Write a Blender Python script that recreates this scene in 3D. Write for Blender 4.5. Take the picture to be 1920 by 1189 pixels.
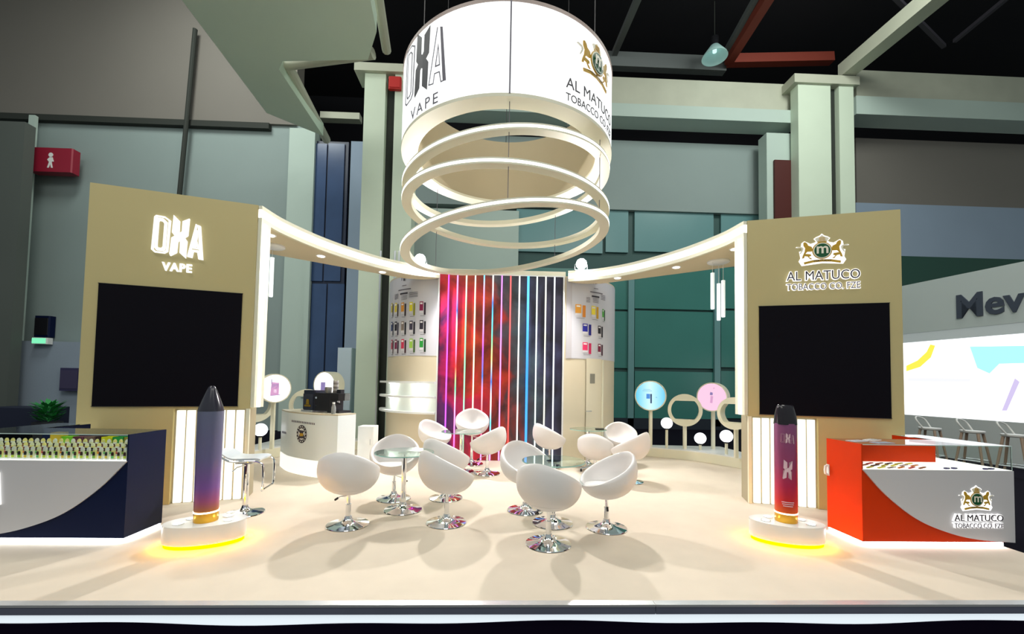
import bpy, math, random
from mathutils import Vector, Matrix
random.seed(7)
for o in list(bpy.data.objects): bpy.data.objects.remove(o)
SC = bpy.context.scene
COL = SC.collection
PI = math.pi

# ------------------------------------------------------------------ camera
F, CY, PIT, ROL, YAW = 786.1, 685.3, .0408, -.0177, .0351
CAM = Vector((-.1026, -2.9925, 1.551))
fwd = Vector((math.sin(YAW)*math.cos(PIT), math.cos(YAW)*math.cos(PIT), math.sin(PIT)))
rgt = Vector((math.cos(YAW), -math.sin(YAW), 0)); upv = rgt.cross(fwd)
r2 = rgt*math.cos(ROL) - upv*math.sin(ROL); u2 = rgt*math.sin(ROL) + upv*math.cos(ROL)
cd = bpy.data.cameras.new('camera'); cam = bpy.data.objects.new('camera', cd); COL.objects.link(cam)
cd.sensor_fit = 'HORIZONTAL'; cd.sensor_width = 36; cd.lens = 36*F/1920
cd.shift_y = (CY-594.5)/1920; cd.clip_start = .05; cd.clip_end = 200
cam.matrix_world = Matrix(((r2.x, u2.x, -fwd.x, CAM.x), (r2.y, u2.y, -fwd.y, CAM.y), (r2.z, u2.z, -fwd.z, CAM.z), (0, 0, 0, 1)))
SC.camera = cam
# ------------------------------------------------------------------ world, view, large lights
w = bpy.data.worlds.new('world'); SC.world = w; w.use_nodes = True
w.node_tree.nodes['Background'].inputs[0].default_value = (.80, .92, .90, 1)
w.node_tree.nodes['Background'].inputs[1].default_value = .30
vs = SC.view_settings
vs.view_transform = 'Standard'; vs.look = 'None'; vs.gamma = 1; vs.use_curve_mapping = False; vs.exposure = 0.36
def area(name, loc, target, size, energy, col=(1, 1, 1), sy=None):
    l = bpy.data.lights.new(name, 'AREA'); l.energy = energy; l.color = col; l.size = size
    if sy: l.shape = 'RECTANGLE'; l.size_y = sy
    o = bpy.data.objects.new(name, l); COL.objects.link(o); o.location = loc
    o.rotation_euler = (Vector(target)-Vector(loc)).to_track_quat('-Z', 'Y').to_euler(); return o
area('hall_fill_light', (-6, -3, 12), (-5, 2, 0), 4, 330, (1, .97, .9))  # unseen overhead fill, standing in for the hall's lamps
area('hall_fill_light', (6, -3, 12), (5, 2, 0), 4, 330, (1, .97, .9))
area('hall_fill_light', (-9, 5.5, 14), (-7, 11, 4), 3, 400, (.95, 1, .93))  # this pair added out of view to brighten the back walls
area('hall_fill_light', (10, 5.5, 14), (8, 12, 4), 3, 400, (.95, 1, .93))
area('hall_fill_light', (0, -8, 12), (0, 4, 2), 4, 200, (1, .97, .9))

# ------------------------------------------------------------------ pixel helpers (a pixel gives a direction only)
def ray(x, y): return fwd + r2*((x-960)/F) + u2*((CY-y)/F)
def PZ(x, y, z=0.): d = ray(x, y); return CAM + d*((z-CAM.z)/d.z)
def PY(x, y, Y): d = ray(x, y); return CAM + d*((Y-CAM.y)/d.y)
def PP(x, y, p0, n): d = ray(x, y); n = Vector(n); return CAM + d*((Vector(p0)-CAM).dot(n)/d.dot(n))

# ------------------------------------------------------------------ materials
def lin(c): return tuple((v/12.92 if v <= .04045 else ((v+.055)/1.055)**2.4) for v in c)
def mat(name, col, rough=.5, metal=0, noise=0, scale=20, bump=0, emit=0, emcol=None, spec=.5, coat=0, trans=0, ior=1.45):
    m = bpy.data.materials.new(name); m.use_nodes = True; nt = m.node_tree; b = nt.nodes['Principled BSDF']
    c = (*col, 1)
    b.inputs['Base Color'].default_value = c; b.inputs['Roughness'].default_value = rough
    b.inputs['Metallic'].default_value = metal; b.inputs['Specular IOR Level'].default_value = spec
    b.inputs['Coat Weight'].default_value = coat; b.inputs['Transmission Weight'].default_value = trans; b.inputs['IOR'].default_value = ior
    if emit:
        b.inputs['Emission Color'].default_value = (*(emcol or col), 1); b.inputs['Emission Strength'].default_value = emit
    if noise or bump:
        tc = nt.nodes.new('ShaderNodeTexCoord'); n = nt.nodes.new('ShaderNodeTexNoise'); n.inputs['Scale'].default_value = scale
        n.inputs['Detail'].default_value = 5
        nt.links.new(tc.outputs['Object'], n.inputs['Vector'])
        if noise:
            mx = nt.nodes.new('ShaderNodeMix'); mx.data_type = 'RGBA'
            mx.inputs[6].default_value = tuple(v*(1-noise) for v in col)+(1,); mx.inputs[7].default_value = tuple(min(1, v*(1+noise)) for v in col)+(1,)
            nt.links.new(n.outputs['Fac'], mx.inputs[0]); nt.links.new(mx.outputs[2], b.inputs['Base Color'])
        if bump:
            bp = nt.nodes.new('ShaderNodeBump'); bp.inputs['Strength'].default_value = bump; bp.inputs['Distance'].default_value = .01
            nt.links.new(n.outputs['Fac'], bp.inputs['Height']); nt.links.new(bp.outputs['Normal'], b.inputs['Normal'])
    return m
def emis(name, col, s):
    m = bpy.data.materials.new(name); m.use_nodes = True; nt = m.node_tree; nt.nodes.clear()
    e = nt.nodes.new('ShaderNodeEmission'); o = nt.nodes.new('ShaderNodeOutputMaterial')
    e.inputs[0].default_value = (*col, 1); e.inputs[1].default_value = s; nt.links.new(e.outputs[0], o.inputs[0]); return m
def ramp_mat(name, axis, lo, hi, stops, emit=0, rough=.4, metal=0):
    """colour that runs along one object axis (a printed or LED gradient, or glow painted in)"""
    m = bpy.data.materials.new(name); m.use_nodes = True; nt = m.node_tree; b = nt.nodes['Principled BSDF']
    tc = nt.nodes.new('ShaderNodeTexCoord'); sp = nt.nodes.new('ShaderNodeSeparateXYZ'); mr = nt.nodes.new('ShaderNodeMapRange'); cr = nt.nodes.new('ShaderNodeValToRGB')
    nt.links.new(tc.outputs['Object'], sp.inputs[0]); nt.links.new(sp.outputs[axis], mr.inputs[0])
    mr.inputs[1].default_value = lo; mr.inputs[2].default_value = hi; nt.links.new(mr.outputs[0], cr.inputs[0])
    el = cr.color_ramp.elements
    while len(el) < len(stops): el.new(.5)
    for e, (p, c) in zip(el, stops): e.position = p; e.color = (*c, 1)
    if emit:
        b.inputs['Base Color'].default_value = (.02, .02, .02, 1)
        nt.links.new(cr.outputs[0], b.inputs['Emission Color']); b.inputs['Emission Strength'].default_value = emit
    else: nt.links.new(cr.outputs[0], b.inputs['Base Color'])
    b.inputs['Roughness'].default_value = rough; b.inputs['Metallic'].default_value = metal
    return m
M = {}
M['carpet'] = mat('cream_carpet', (.70, .61, .50), .95, noise=.07, scale=3.5, bump=.25)
M['cream'] = mat('cream_laminate', (.53, .45, .22), .45, noise=.02, scale=2)
M['cream_lt'] = mat('pale_cream_laminate', (.80, .78, .62), .45, noise=.02, scale=2)
M['white'] = mat('white_satin', (.82, .83, .82), .35)
M['leather'] = mat('white_leatherette', (.80, .77, .76), .42, bump=.04, scale=90)
M['chrome'] = mat('chrome', (.82, .83, .85), .06, metal=1)
M['steel'] = mat('brushed_steel', (.55, .57, .6), .3, metal=1, noise=.08, scale=8)
M['black'] = mat('black_satin', (.012, .012, .016), .35)
M['screen'] = mat('black_screen', (.004, .003, .006), .35, spec=.12)
M['navy'] = mat('navy_laminate', (.005, .010, .042), .4, spec=.12)
M['red'] = mat('orange_red_laminate', (.60, .036, .001), .45, spec=.15)
M['grey_panel'] = mat('light_grey_panel', (.62, .61, .64), .4)
M['glass'] = mat('clear_glass', (.95, 1, .98), .0, trans=1, ior=1.12)
M['glass_edge'] = mat('green_glass_edge', (.30, .55, .48), .1)
M['table_glass'] = mat('table_glass', (.72, .92, .86), .0, trans=1, ior=1.45)
M['led'] = emis('white_led', (1, .98, .88), 1.9)
M['led_slat'] = emis('white_light_slat', (1, .99, .86), 1.15)
M['led_cool'] = emis('cool_white_led', (.90, .95, 1), 10)
M['led_ring'] = emis('ring_led', (1, .97, .90), 2.2)
M['led_yellow'] = emis('amber_led', (1, .45, .0), 75)
M['sign_white'] = emis('lit_white_letters', (1, 1, .95), 1.0)
M['sign_back'] = emis('halo_white', (1, .98, .95), 1.1)
M['drum_skin'] = emis('backlit_fabric', (.97, 1, .98), 1.15)
M['flood'] = emis('flood_lens', (1, 1, .98), 40)
M['down'] = emis('downlight_lens', (1, .96, .88), 4)
M['globe'] = emis('opal_globe', (.93, .96, 1), 1.6)
M['ink'] = mat('dark_ink', (.05, .045, .06), .5)
M['inkgrey'] = mat('grey_ink', (.16, .15, .19), .5)
M['gold'] = mat('gold_print', (.55, .33, .03), .4)
M['goldmetal'] = mat('gold_metal', (.8, .45, .06), .22, metal=1)
M['green'] = mat('deep_green_print', (.005, .09, .03), .4)
M['ivory'] = mat('ivory_print', (.86, .82, .68), .4)
M['poster'] = mat('poster_vinyl', (.62, .62, .68), .5)
M['postergrey'] = mat('grey_vinyl', (.52, .50, .53), .5)

# ------------------------------------------------------------------ mesh builder
class MB:
    def __init__(s): s.v = []; s.f = []; s.sm = []
    def add(s, vs, fs, smooth=False, T=None):
        n = len(s.v)
        s.v += [tuple(T @ Vector(p)) if T else tuple(p) for p in vs]
        s.f += [tuple(i+n for i in q) for q in fs]; s.sm += [smooth]*len(fs); return s
    def box(s, a, b, T=None):
        x0, y0, z0 = a; x1, y1, z1 = b
        if x0 > x1: x0, x1 = x1, x0
        if y0 > y1: y0, y1 = y1, y0
        if z0 > z1: z0, z1 = z1, z0
        return s.add([(x0, y0, z0), (x1, y0, z0), (x1, y1, z0), (x0, y1, z0), (x0, y0, z1), (x1, y0, z1), (x1, y1, z1), (x0, y1, z1)],
              [(0, 3, 2, 1), (4, 5, 6, 7), (0, 1, 5, 4), (1, 2, 6, 5), (2, 3, 7, 6), (3, 0, 4, 7)], T=T)
    def cbox(s, a, b, r=.01, T=None):
        """box with chamfered vertical edges"""
        x0, y0, z0 = a; x1, y1, z1 = b
        p = [(x0+r, y0), (x1-r, y0), (x1, y0+r), (x1, y1-r), (x1-r, y1), (x0+r, y1), (x0, y1-r), (x0, y0+r)]
        return s.prism(p, z0, z1, T=T)
    def prism(s, poly, z0, z1, T=None, smooth=False):
        """polygon in xy extruded in z"""
        n = len(poly)
        ar = sum(poly[i][0]*poly[(i+1) % n][1]-poly[(i+1) % n][0]*poly[i][1] for i in range(n))
        if ar < 0: poly = poly[::-1]
        vs = [(x, y, z0) for x, y in poly]+[(x, y, z1) for x, y in poly]
        k = len(s.f)
        s.add(vs, [tuple(range(n-1, -1, -1)), tuple(range(n, 2*n))]+[(i, (i+1) % n, n+(i+1) % n, n+i) for i in range(n)], smooth, T)
        if smooth: s.sm[k] = s.sm[k+1] = False
        return s
    def sprism(s, poly, d, T=None):
        """polygon in xz (front view), extruded from y=0 towards -y by d"""
        R = Matrix(((1, 0, 0, 0), (0, 0, -1, 0), (0, 1, 0, 0), (0, 0, 0, 1)))
        return s.prism(poly, 0, d, T=(T @ R if T else R))
    def lathe(s, prof, n=32, T=None, smooth=True, cap=True):
        vs = []; fs = []; m = len(prof)
        for i in range(n):
            a = 2*PI*i/n
            for r, z in prof: vs.append((r*math.cos(a), r*math.sin(a), z))
        for i in range(n):
            j = (i+1) % n
            for k in range(m-1): fs.append((i*m+k, j*m+k, j*m+k+1, i*m+k+1))
        if cap:
            if prof[0][0] > 1e-6: fs.append(tuple(i*m for i in range(n-1, -1, -1)))
            if prof[-1][0] > 1e-6: fs.append(tuple(i*m+m-1 for i in range(n)))
        return s.add(vs, fs, smooth, T)
    def tube(s, pts, r, n=10, closed=False, T=None):
        pts = [Vector(p) for p in pts]; vs = []; fs = []; L = len(pts); prev = None
        for i, p in enumerate(pts):
            if closed: t = pts[(i+1) % L]-pts[i-1]
            else: t = pts[min(i+1, L-1)]-pts[max(i-1, 0)]
            t.normalize()
            if prev is None:
                a = Vector((0, 0, 1)) if abs(t.z) < .9 else Vector((1, 0, 0)); u = t.cross(a).normalized()
            else: u = (prev - t*prev.dot(t)).normalized()
            prev = u; v = t.cross(u); rr = r[i] if isinstance(r, (list, tuple)) else r
            for k in range(n):
                an = 2*PI*k/n; vs.append(tuple(p+(u*math.cos(an)+v*math.sin(an))*rr))
        for i in range(L if closed else L-1):
            j = (i+1) % L
            for k in range(n): fs.append((i*n+k, i*n+(k+1) % n, j*n+(k+1) % n, j*n+k))
        if not closed: fs += [tuple(range(n-1, -1, -1)), tuple((L-1)*n+k for k in range(n))]
        return s.add(vs, fs, True, T)
    def wall(s, pts, z0, z1, th, T=None):
        """vertical ribbon along plan points, th thick to the left of travel"""
        pts = [Vector((p[0], p[1])) for p in pts]; L = len(pts); off = []
        for i in range(L):
            t = pts[min(i+1, L-1)]-pts[max(i-1, 0)]; t.normalize(); off.append(pts[i]+Vector((-t.y, t.x))*th)
        vs = []
        for i in range(L):
            for q in (pts[i], off[i]): vs += [(q.x, q.y, z0), (q.x, q.y, z1)]
        fs = []
        for i in range(L-1):
            a = 4*i; b = a+4
            fs += [(a, b, b+1, a+1), (a+2, a+3, b+3, b+2), (a+1, b+1, b+3, a+3), (a, a+2, b+2, b)]
        e = 4*(L-1); fs += [(0, 1, 3, 2), (e, e+2, e+3, e+1)]
        return s.add(vs, fs, True, T)
    def build(s, name, m, parent=None, label=None, cat=None, group=None, kind=None, loc=None, ang=.6):
        me = bpy.data.meshes.new(name); me.from_pydata(s.v, [], s.f); me.validate()
        if len(me.polygons) == len(s.sm): me.polygons.foreach_set('use_smooth', s.sm)
        me.materials.append(M[m] if isinstance(m, str) else m)
        if any(s.sm): me.set_sharp_from_angle(angle=ang)
        me.update()
        o = bpy.data.objects.new(name, me); COL.objects.link(o)
        if parent: o.parent = parent
        if loc is not None: o.location = loc
        tag(o, label, cat, group, kind); return o
def tag(o, label=None, cat=None, group=None, kind=None):
    if label: o['label'] = label
    if cat: o['category'] = cat
    if group: o['group'] = group
    if kind: o['kind'] = kind
    return o
def thing(name, label, cat, loc=(0, 0, 0), rz=0, group=None):
    o = bpy.data.objects.new(name, None); COL.objects.link(o); o.location = loc; o.rotation_euler = (0, 0, rz); o.empty_display_size = .1
    return tag(o, label, cat, group)
def dup(root, loc, rz, label=None, group=None):
    r = root.copy(); COL.objects.link(r); r.location = loc; r.rotation_euler = (0, 0, rz)
    if label: r['label'] = label
    if group: r['group'] = group
    for ch in list(root.children):
        c = ch.copy(); COL.objects.link(c); c.parent = r
        for g in ch.children:
            d = g.copy(); COL.objects.link(d); d.parent = c
    return r
def struct(mb, name, m, parent=None): return mb.build(name, m, parent, kind=None if parent else 'structure')
def spline(pts, n=8):
    P = [Vector(p) for p in pts]; out = []
    for i in range(len(P)-1):
        p0 = P[i-1] if i else P[0]*2-P[1]; p1 = P[i]; p2 = P[i+1]; p3 = P[i+2] if i+2 < len(P) else P[-1]*2-P[-2]
        for k in range(n):
            t = k/n; out.append(.5*((2*p1)+(p2-p0)*t+(2*p0-5*p1+4*p2-p3)*t*t+(3*p1-p0-3*p2+p3)*t**3))
    out.append(P[-1]); return out
def text_mesh(body, size=1., extrude=0., offset=0., spacing=1., align='CENTER'):
    cu = bpy.data.curves.new('t', 'FONT'); cu.body = body; cu.size = size; cu.extrude = extrude; cu.offset = offset; cu.space_character = spacing
    cu.align_x = align; cu.resolution_u = 3
    o = bpy.data.objects.new('t', cu); COL.objects.link(o); dg = bpy.context.evaluated_depsgraph_get(); dg.update()
    me = bpy.data.meshes.new_from_object(o.evaluated_get(dg)); bpy.data.objects.remove(o); bpy.data.curves.remove(cu)
    vs = [tuple(v.co) for v in me.vertices]; fs = [tuple(p.vertices) for p in me.polygons]; bpy.data.meshes.remove(me); return vs, fs
def fit(vs, x0, x1, z0, z1):
    """fit text vertices into a rectangle; y keeps the extrusion"""
    ax = min(v[0] for v in vs); bx = max(v[0] for v in vs); ay = min(v[1] for v in vs); by = max(v[1] for v in vs)
    return [((v[0]-ax)/(bx-ax)*(x1-x0)+x0, -v[2], (v[1]-ay)/(by-ay)*(z1-z0)+z0) for v in vs]
def frame(o, xdir, z=Vector((0, 0, 1))):
    """matrix with local x along xdir, local z up, local -y the viewer's side"""
    x = Vector(xdir).normalized(); y = z.cross(x)
    return Matrix(((x.x, y.x, z.x, o[0]), (x.y, y.y, z.y, o[1]), (x.z, y.z, z.z, o[2]), (0, 0, 0, 1)))
def circle(cx, cy, r, n=28, a0=0, a1=2*PI): return [(cx+r*math.cos(a0+(a1-a0)*i/n), cy+r*math.sin(a0+(a1-a0)*i/n)) for i in range(n)]

# ================================================================== SETTING
HF = -.14
struct(MB().box((-30, -8, HF-.1), (30, 18, HF)), 'floor_hall', mat('dark_hall_carpet', (.008, .007, .014), .95, noise=.3, scale=30, spec=.05))
struct(MB().box((-5.25, .03, HF), (5.0, 7.2, -.002)).box((-5.25, .0, -.012), (5.0, .06, 0)), 'floor', 'carpet')
# platform front: two aluminium profiles, lit riser
xs = PZ(1230, 1136).x
for i, (a, b) in enumerate(((-5.25, xs-.002), (xs+.002, 5.0))):
    t = thing('trim_%d' % (i+1), None, None); t['kind'] = 'structure'
    MB().box((a, -.012, -.012), (b, .05, .004)).build('edge_lip', mat('alu_lip', (.75, .76, .78), .35, metal=.6, noise=.06, scale=3), t)
    MB().box((a, -.010, -.062), (b, .029, -.012)).build('edge_face', mat('alu_face', (.15, .16, .22), .35, metal=.1, noise=.2, scale=2), t)
struct(MB().box((-5.25, -.002, HF), (5.0, .029, -.062)), 'trim_3', mat('lit_riser', (.75, .82, .88), .5, emit=.55, emcol=(.85, .93, 1)))
# black cloth of the aisle, its edge wavy against the riser
mb = MB(); N = 90
pts = [(-5.25+10.25*i/N) for i in range(N+1)]
hh = [.012+.010*math.sin(x*1.7+1)+.007*math.sin(x*4.3) for x in pts]
vs = []
for x, h in zip(pts, hh): vs += [(x, -.012, HF+max(.002, h+.012)), (x, -.16, HF+.004), (x, -.004, HF)]
mb.add(vs, [(3*i, 3*i+1, 3*i+4, 3*i+3) for i in range(N)]+[(3*i+2, 3*i, 3*i+3, 3*i+5) for i in range(N)], True)
struct(mb, 'floor_cloth', mat('black_cloth', (.003, .002, .006), .95, spec=0))

# ---------------- hall building behind the stand
def hb(x0, y0, x1, y1, Y, d, name, m, parent=None, build=True):
    """box whose front face spans these photo corners on the plane y=Y"""
    xm, ym = (x0+x1)/2, (y0+y1)/2
    a = PY(x0, ym, Y).x; b = PY(x1, ym, Y).x; t = PY(xm, y0, Y).z; c = PY(xm, y1, Y).z
    c = max(c, HF)
    mb = MB().box((a, Y, c), (b, Y+d, t))
    return struct(mb, name, m, parent) if build else mb
M['hall_green'] = mat('painted_wall_greygreen', (0.287, 0.356, 0.348), .8, noise=.06, scale=.6)
M['hall_taupe'] = mat('painted_wall_taupe', (0.198, 0.183, 0.163), .8, noise=.06, scale=.5)
M['hall_lt'] = mat('painted_wall_pale', (0.486, 0.594, 0.540), .8, noise=.05, scale=.8)
M['hall_blue'] = mat('painted_wall_blue', (0.299, 0.381, 0.490), .8, noise=.05, scale=.8)
M['hall_col'] = mat('painted_column', (0.650, 0.754, 0.611), .7, noise=.05, scale=1.2)
M['hall_beam'] = mat('painted_beam', (0.510, 0.527, 0.425), .7, noise=.12, scale=1.5)
M['dark_steel'] = mat('dark_ceiling', (.006, .006, .010), .9)
M['dark_gap'] = mat('dark_gap', (.03, .035, .03), .8)
M['red_steel'] = mat('red_primer_steel', (.22, .035, .02), .7)
M['teal'] = mat('teal_glass', (.045, .20, .175), .25, noise=.2, scale=.35)
M['teal_lt'] = mat('pale_teal_glass', (.14, .30, .31), .3, noise=.1, scale=.35)
M['bluepane'] = mat('dark_blue_pane', (.045, .085, .19), .2, noise=.25, scale=1.2)
struct(MB().box((-40, 17.6, HF), (40, 18, 16)), 'wall_far', 'dark_steel')
struct(MB().box((-40, -3.5, 15.6), (40, 18, 16)), 'ceiling', 'dark_steel')
wl = hb(-900, 209, 578, 1000, 11, .4, 'wall_left', 'hall_green')
hb(-900, -60, 560, 206, 10.9, .5, 'wall_left_upper', 'hall_taupe')
hb(-900, 203, 505, 214, 10.82, .2, 'trim_4', 'dark_gap')
hb(528, 240, 577, 1000, 10.8, .3, 'wall_left_pier', 'hall_lt')
hb(646, 265, 690, 1000, 10.8, .4, 'wall_left_reveal', 'hall_blue')
hb(18, 640, 150, 1000, 10.5, .4, 'wall_left_panel', mat('pale_blue_panel', (.30, .36, .44), .7, noise=.05))
hb(-900, 210, 22, 1000, 9.9, .3, 'wall_left_dark', mat('dark_greygreen_wall', (.10, .115, .105), .8, noise=.1, scale=.4))  # darker grey-green than the wall beside it
hb(40, 215, 52, 640, 10.7, .1, 'trim_5', 'hall_lt')
struct(MB().tube([PY(366, 55, 10.7), PY(352, 205, 10.7), PY(336, 370, 10.7)], .07), 'trim_6', 'dark_gap')
# tall dark-blue glazed doorway
t = thing('window_1', None, None); t['kind'] = 'structure'
hb(577, 265, 646, 745, 10.95, .1, 'window_frame', mat('dark_frame', (.015, .025, .06), .4), t)
for (x0, x1) in ((581, 608.5), (611.5, 642)):
    for (y0, y1) in ((269, 527), (532, 741)): hb(x0, y0, x1, y1, 10.9, .06, 'pane', 'bluepane', t)
hb(568, 480, 577, 745, 10.75, .06, 'jamb', 'hall_lt', t)
hb(577, 745, 690, 1000, 10.9, .4, 'wall_left_low', 'hall_blue')
# column of the building: two flanges and a recessed web
t = thing('column', 'pale green steel building column rising behind the product shelf', 'column')
hb(672, 132, 712, 905, 8.3, .5, 'flange', 'hall_col', t); hb(730, 132, 768, 905, 8.3, .5, 'flange', 'hall_col', t)
hb(712, 132, 730, 905, 8.5, .2, 'web', 'dark_gap', t); hb(664, 118, 776, 133, 8.2, .7, 'capital', 'hall_beam', t)
for xx in (706, 733, 741): hb(xx, 470, xx+3, 890, 8.27, .03, 'conduit', 'steel', t)
# soffit slab
zs = 8.4
poly = [PZ(x, y, zs) for x, y in ((322, -25), (690, -25), (706, 60), (690, 112), (530, 115), (523, 130), (606, 255), (500, 212))]
struct(MB().prism([(p.x, p.y) for p in poly], zs, zs+.35), 'ceiling_soffit', mat('pale_soffit', (.66, .80, .66), .8, noise=.08, scale=.3))
struct(MB().tube([PZ(*q, zs+.3) for q in ((700, 100), (540, 122), (612, 262))], .12), 'trim_7', 'hall_beam')
struct(MB().tube([PZ(*q, zs+.5) for q in ((706, -25), (725, 95))], .10), 'trim_8', 'hall_beam')
hb(600, 210, 674, 222, 12, .3, 'trim_9', 'hall_beam')
# centre and right of the hall
hb(760, 262, 1500, 392, 13, .5, 'wall_back_upper', 'hall_green')
hb(760, 392, 968, 1000, 13, .5, 'wall_back_centre', 'hall_lt')
t = thing('window_2', None, None); t['kind'] = 'structure'
cols = [(968, 1130), (1136, 1178), (1190, 1338), (1352, 1500)]
hb(966, 390, 1502, 860, 13.2, .2, 'window_frame', mat('glazing_frame', (.03, .09, .085), .5), t)
for (x0, x1) in cols:
    hb(x0, 394, x1, 473, 13.1, .08, 'pane', 'teal_lt', t); hb(x0, 503, x1, 580, 13.1, .08, 'pane', 'teal', t)
    hb(x0, 584, x1, 690, 13.1, .08, 'pane', 'teal', t); hb(x0, 697, x1, 785, 13.1, .08, 'pane', 'teal', t)
for x in (1178, 1340): hb(x, 503, x+11, 800, 13.0, .12, 'mullion', 'teal_lt', t)
hb(966, 785, 1502, 1000, 13.0, .4, 'wall_back_low', mat('dark_navy_wall', (.010, .018, .03), .6))
hb(760, 143, 1500, 192, 12.2, .5, 'trim_10', 'hall_beam'); hb(760, 192, 1500, 216, 12.0, .8, 'trim_11', 'hall_lt')
hb(1130, 100, 1362, 127, 12.6, .3, 'trim_12', mat('grey_beam', (.16, .18, .18), .7))
t = thing('column', 'pale steel building column standing behind the tower with the lion crest', 'column')
hb(1500, 152, 1562, 905, 11.6, .4, 'flange', 'hall_col', t); hb(1578, 152, 1606, 905, 11.6, .4, 'flange', 'hall_col', t)
hb(1562, 152, 1578, 905, 11.8, .2, 'web', 'dark_gap', t); hb(1490, 140, 1612, 156, 11.5, .8, 'capital', 'hall_beam', t)
hb(1440, 250, 1500, 1000, 12.1, .5, 'wall_back_pier', 'hall_lt'); hb(1453, 300, 1488, 420, 12.0, .08, 'trim_13', mat('dark_red_panel', (.07, .006, .004), .6))
hb(1606, 158, 2800, 205, 11.9, .5, 'trim_14', 'hall_beam'); hb(1606, 205, 2800, 238, 11.7, .8, 'trim_15', 'hall_lt')
hb(1606, 282, 2800, 400, 13, .5, 'wall_right_upper', 'hall_taupe'); hb(1606, 400, 2800, 495, 13, .5, 'wall_right_band', 'hall_blue')
hb(1606, 495, 2800, 1000, 13, .5, 'wall_right_low', mat('dark_green_wall', (.02, .075, .055), .6))
def beam(name, a, b, w_, h_, m):
    a = Vector(a); b = Vector(b); x = (b-a).normalized(); y = Vector((0, 0, 1)).cross(x).normalized(); z = x.cross(y)
    T = Matrix(((x.x, y.x, z.x, a.x), (x.y, y.y, z.y, a.y), (x.z, y.z, z.z, a.z), (0, 0, 0, 1)))
    return struct(MB().box((0, -w_/2, 0), ((b-a).length, w_/2, h_), T=T), name, m)
zb = PY(1585, 150, 11.7).z
beam('trim_16', PY(1583, 148, 11.7), PZ(1800, -30, zb), .5, .5, 'hall_beam')
beam('trim_17', PY(1560, 118, 12.4), PY(1366, 122, 12.4), .3, .35, 'red_steel')
zr_ = PY(1366, 122, 12.4).z
beam('trim_18', PY(1366, 122, 12.4), PZ(1462, -30, zr_), .3, .35, 'red_steel')
beam('trim_19', PY(1352, 118, 12.6), PZ(1435, -30, zr_+.3), .16, .2, mat('grey_pipe', (.14, .15, .15), .6))
beam('trim_20', PY(1152, 105, 12.6), PZ(1210, -30, zr_), .2, .2, bpy.data.materials['grey_pipe'])
for (a, b) in (((1660, -20), (1770, 90)), ((1900, -10), (1790, 80))):
    beam('trim_21', PZ(*a, 14), PZ(*b, 14), .12, .12, mat('dim_truss', (.05, .045, .06), .7))

# ================================================================== HANGING DRUM AND RINGS
XD, YD, RD, RI, ZB, ZT = -.03, 2.4, 1.336, 1.14, 4.394, 5.41
def cyl_pt(x, y):
    d = ray(x, y); o = CAM-Vector((XD, YD, 0)); a = d.x**2+d.y**2; b = 2*(o.x*d.x+o.y*d.y); c = o.x**2+o.y**2-RD**2
    q = max(0., b*b-4*a*c); t = (-b-math.sqrt(q))/(2*a); p = CAM+d*t; return math.atan2(p.x-XD, -(p.y-YD)), p.z
drum = thing('hanging_drum', 'large round white backlit banner drum hung over the stand', 'banner', (XD, YD, ZB))
H = ZT-ZB
MB().lathe([(RD, .035), (RD, H-.035)], 96, cap=False).build('backlit_skin', 'drum_skin', drum)
MB().lathe([(RI, .0), (RD+.004, .0), (RD+.004, .035), (RI, .035), (RI, .0)], 96, cap=False).build('bottom_flange', 'cream_lt', drum)
MB().lathe([(RD-.06, H-.035), (RD+.008, H-.035), (RD+.008, H), (RD-.06, H), (RD-.06, H-.035)], 96, cap=False).build('top_rim', mat('rim_brown', (.42, .33, .30), .5), drum)
MB().lathe([(RI, .035), (RI, H-.035)], 96, cap=False).build('inner_wall', mat('drum_lining', (.48, .41, .27), .7, noise=.05, scale=2), drum)
def bent(vs, fs, ang0, z0, out, R=RD):
    """wrap x,z coordinates round the drum; x is arc length from ang0"""
    res = []
    for x, y, z in vs:
        a = ang0+x/R; rr = R+out-y; res.append((rr*math.sin(a), -rr*math.cos(a), z0-ZB+z))
    return res, fs
a_seam = cyl_pt(957, 100)[0]
MB().box((RD*math.sin(a_seam)-.008, -RD*math.cos(a_seam)-.008, .03), (RD*math.sin(a_seam)+.008, -RD*math.cos(a_seam)+.01, H-.03)).build('seam', 'inkgrey', drum)
for an in (-.9, 0., .9, 2.3, PI, -2.3):
    MB().tube([(RD*.93*math.sin(an), -RD*.93*math.cos(an), H-.03), (RD*.93*math.sin(an), -RD*.93*math.cos(an), H+8)], .006, 6).build('hanging_cable', 'black', drum)
# block logo O X A: polygons in a unit box (x 0..1.07, z 0..1)
def oxa_shapes():
    u = lambda x, y: ((x-120)/795, (905-y)/795)
    O1 = [u(*p) for p in ((175, 155), (320, 165), (408, 225), (385, 810), (330, 850), (170, 845), (122, 800), (145, 190))]
    O2 = [u(*p) for p in ((245, 235), (310, 240), (290, 735), (215, 735))]
    X = [u(*p) for p in ((455, 115), (555, 215), (555, 420), (575, 435), (600, 410), (605, 215), (715, 150), (700, 475), (650, 520), (692, 580), (680, 905), (580, 815), (580, 600), (557, 590), (540, 610), (530, 815), (430, 885), (415, 850), (435, 545), (485, 505), (440, 445))]
    A1 = [u(*p) for p in ((825, 235), (905, 265), (970, 905), (895, 900), (870, 770), (805, 765), (785, 885), (705, 870))]
    A2 = [u(*p) for p in ((848, 330), (893, 715), (780, 705))]
    A3 = [u(*p) for p in ((850, 540), (862, 695), (830, 692))]
    return O1, O2, X, A1, A2, A3
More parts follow.
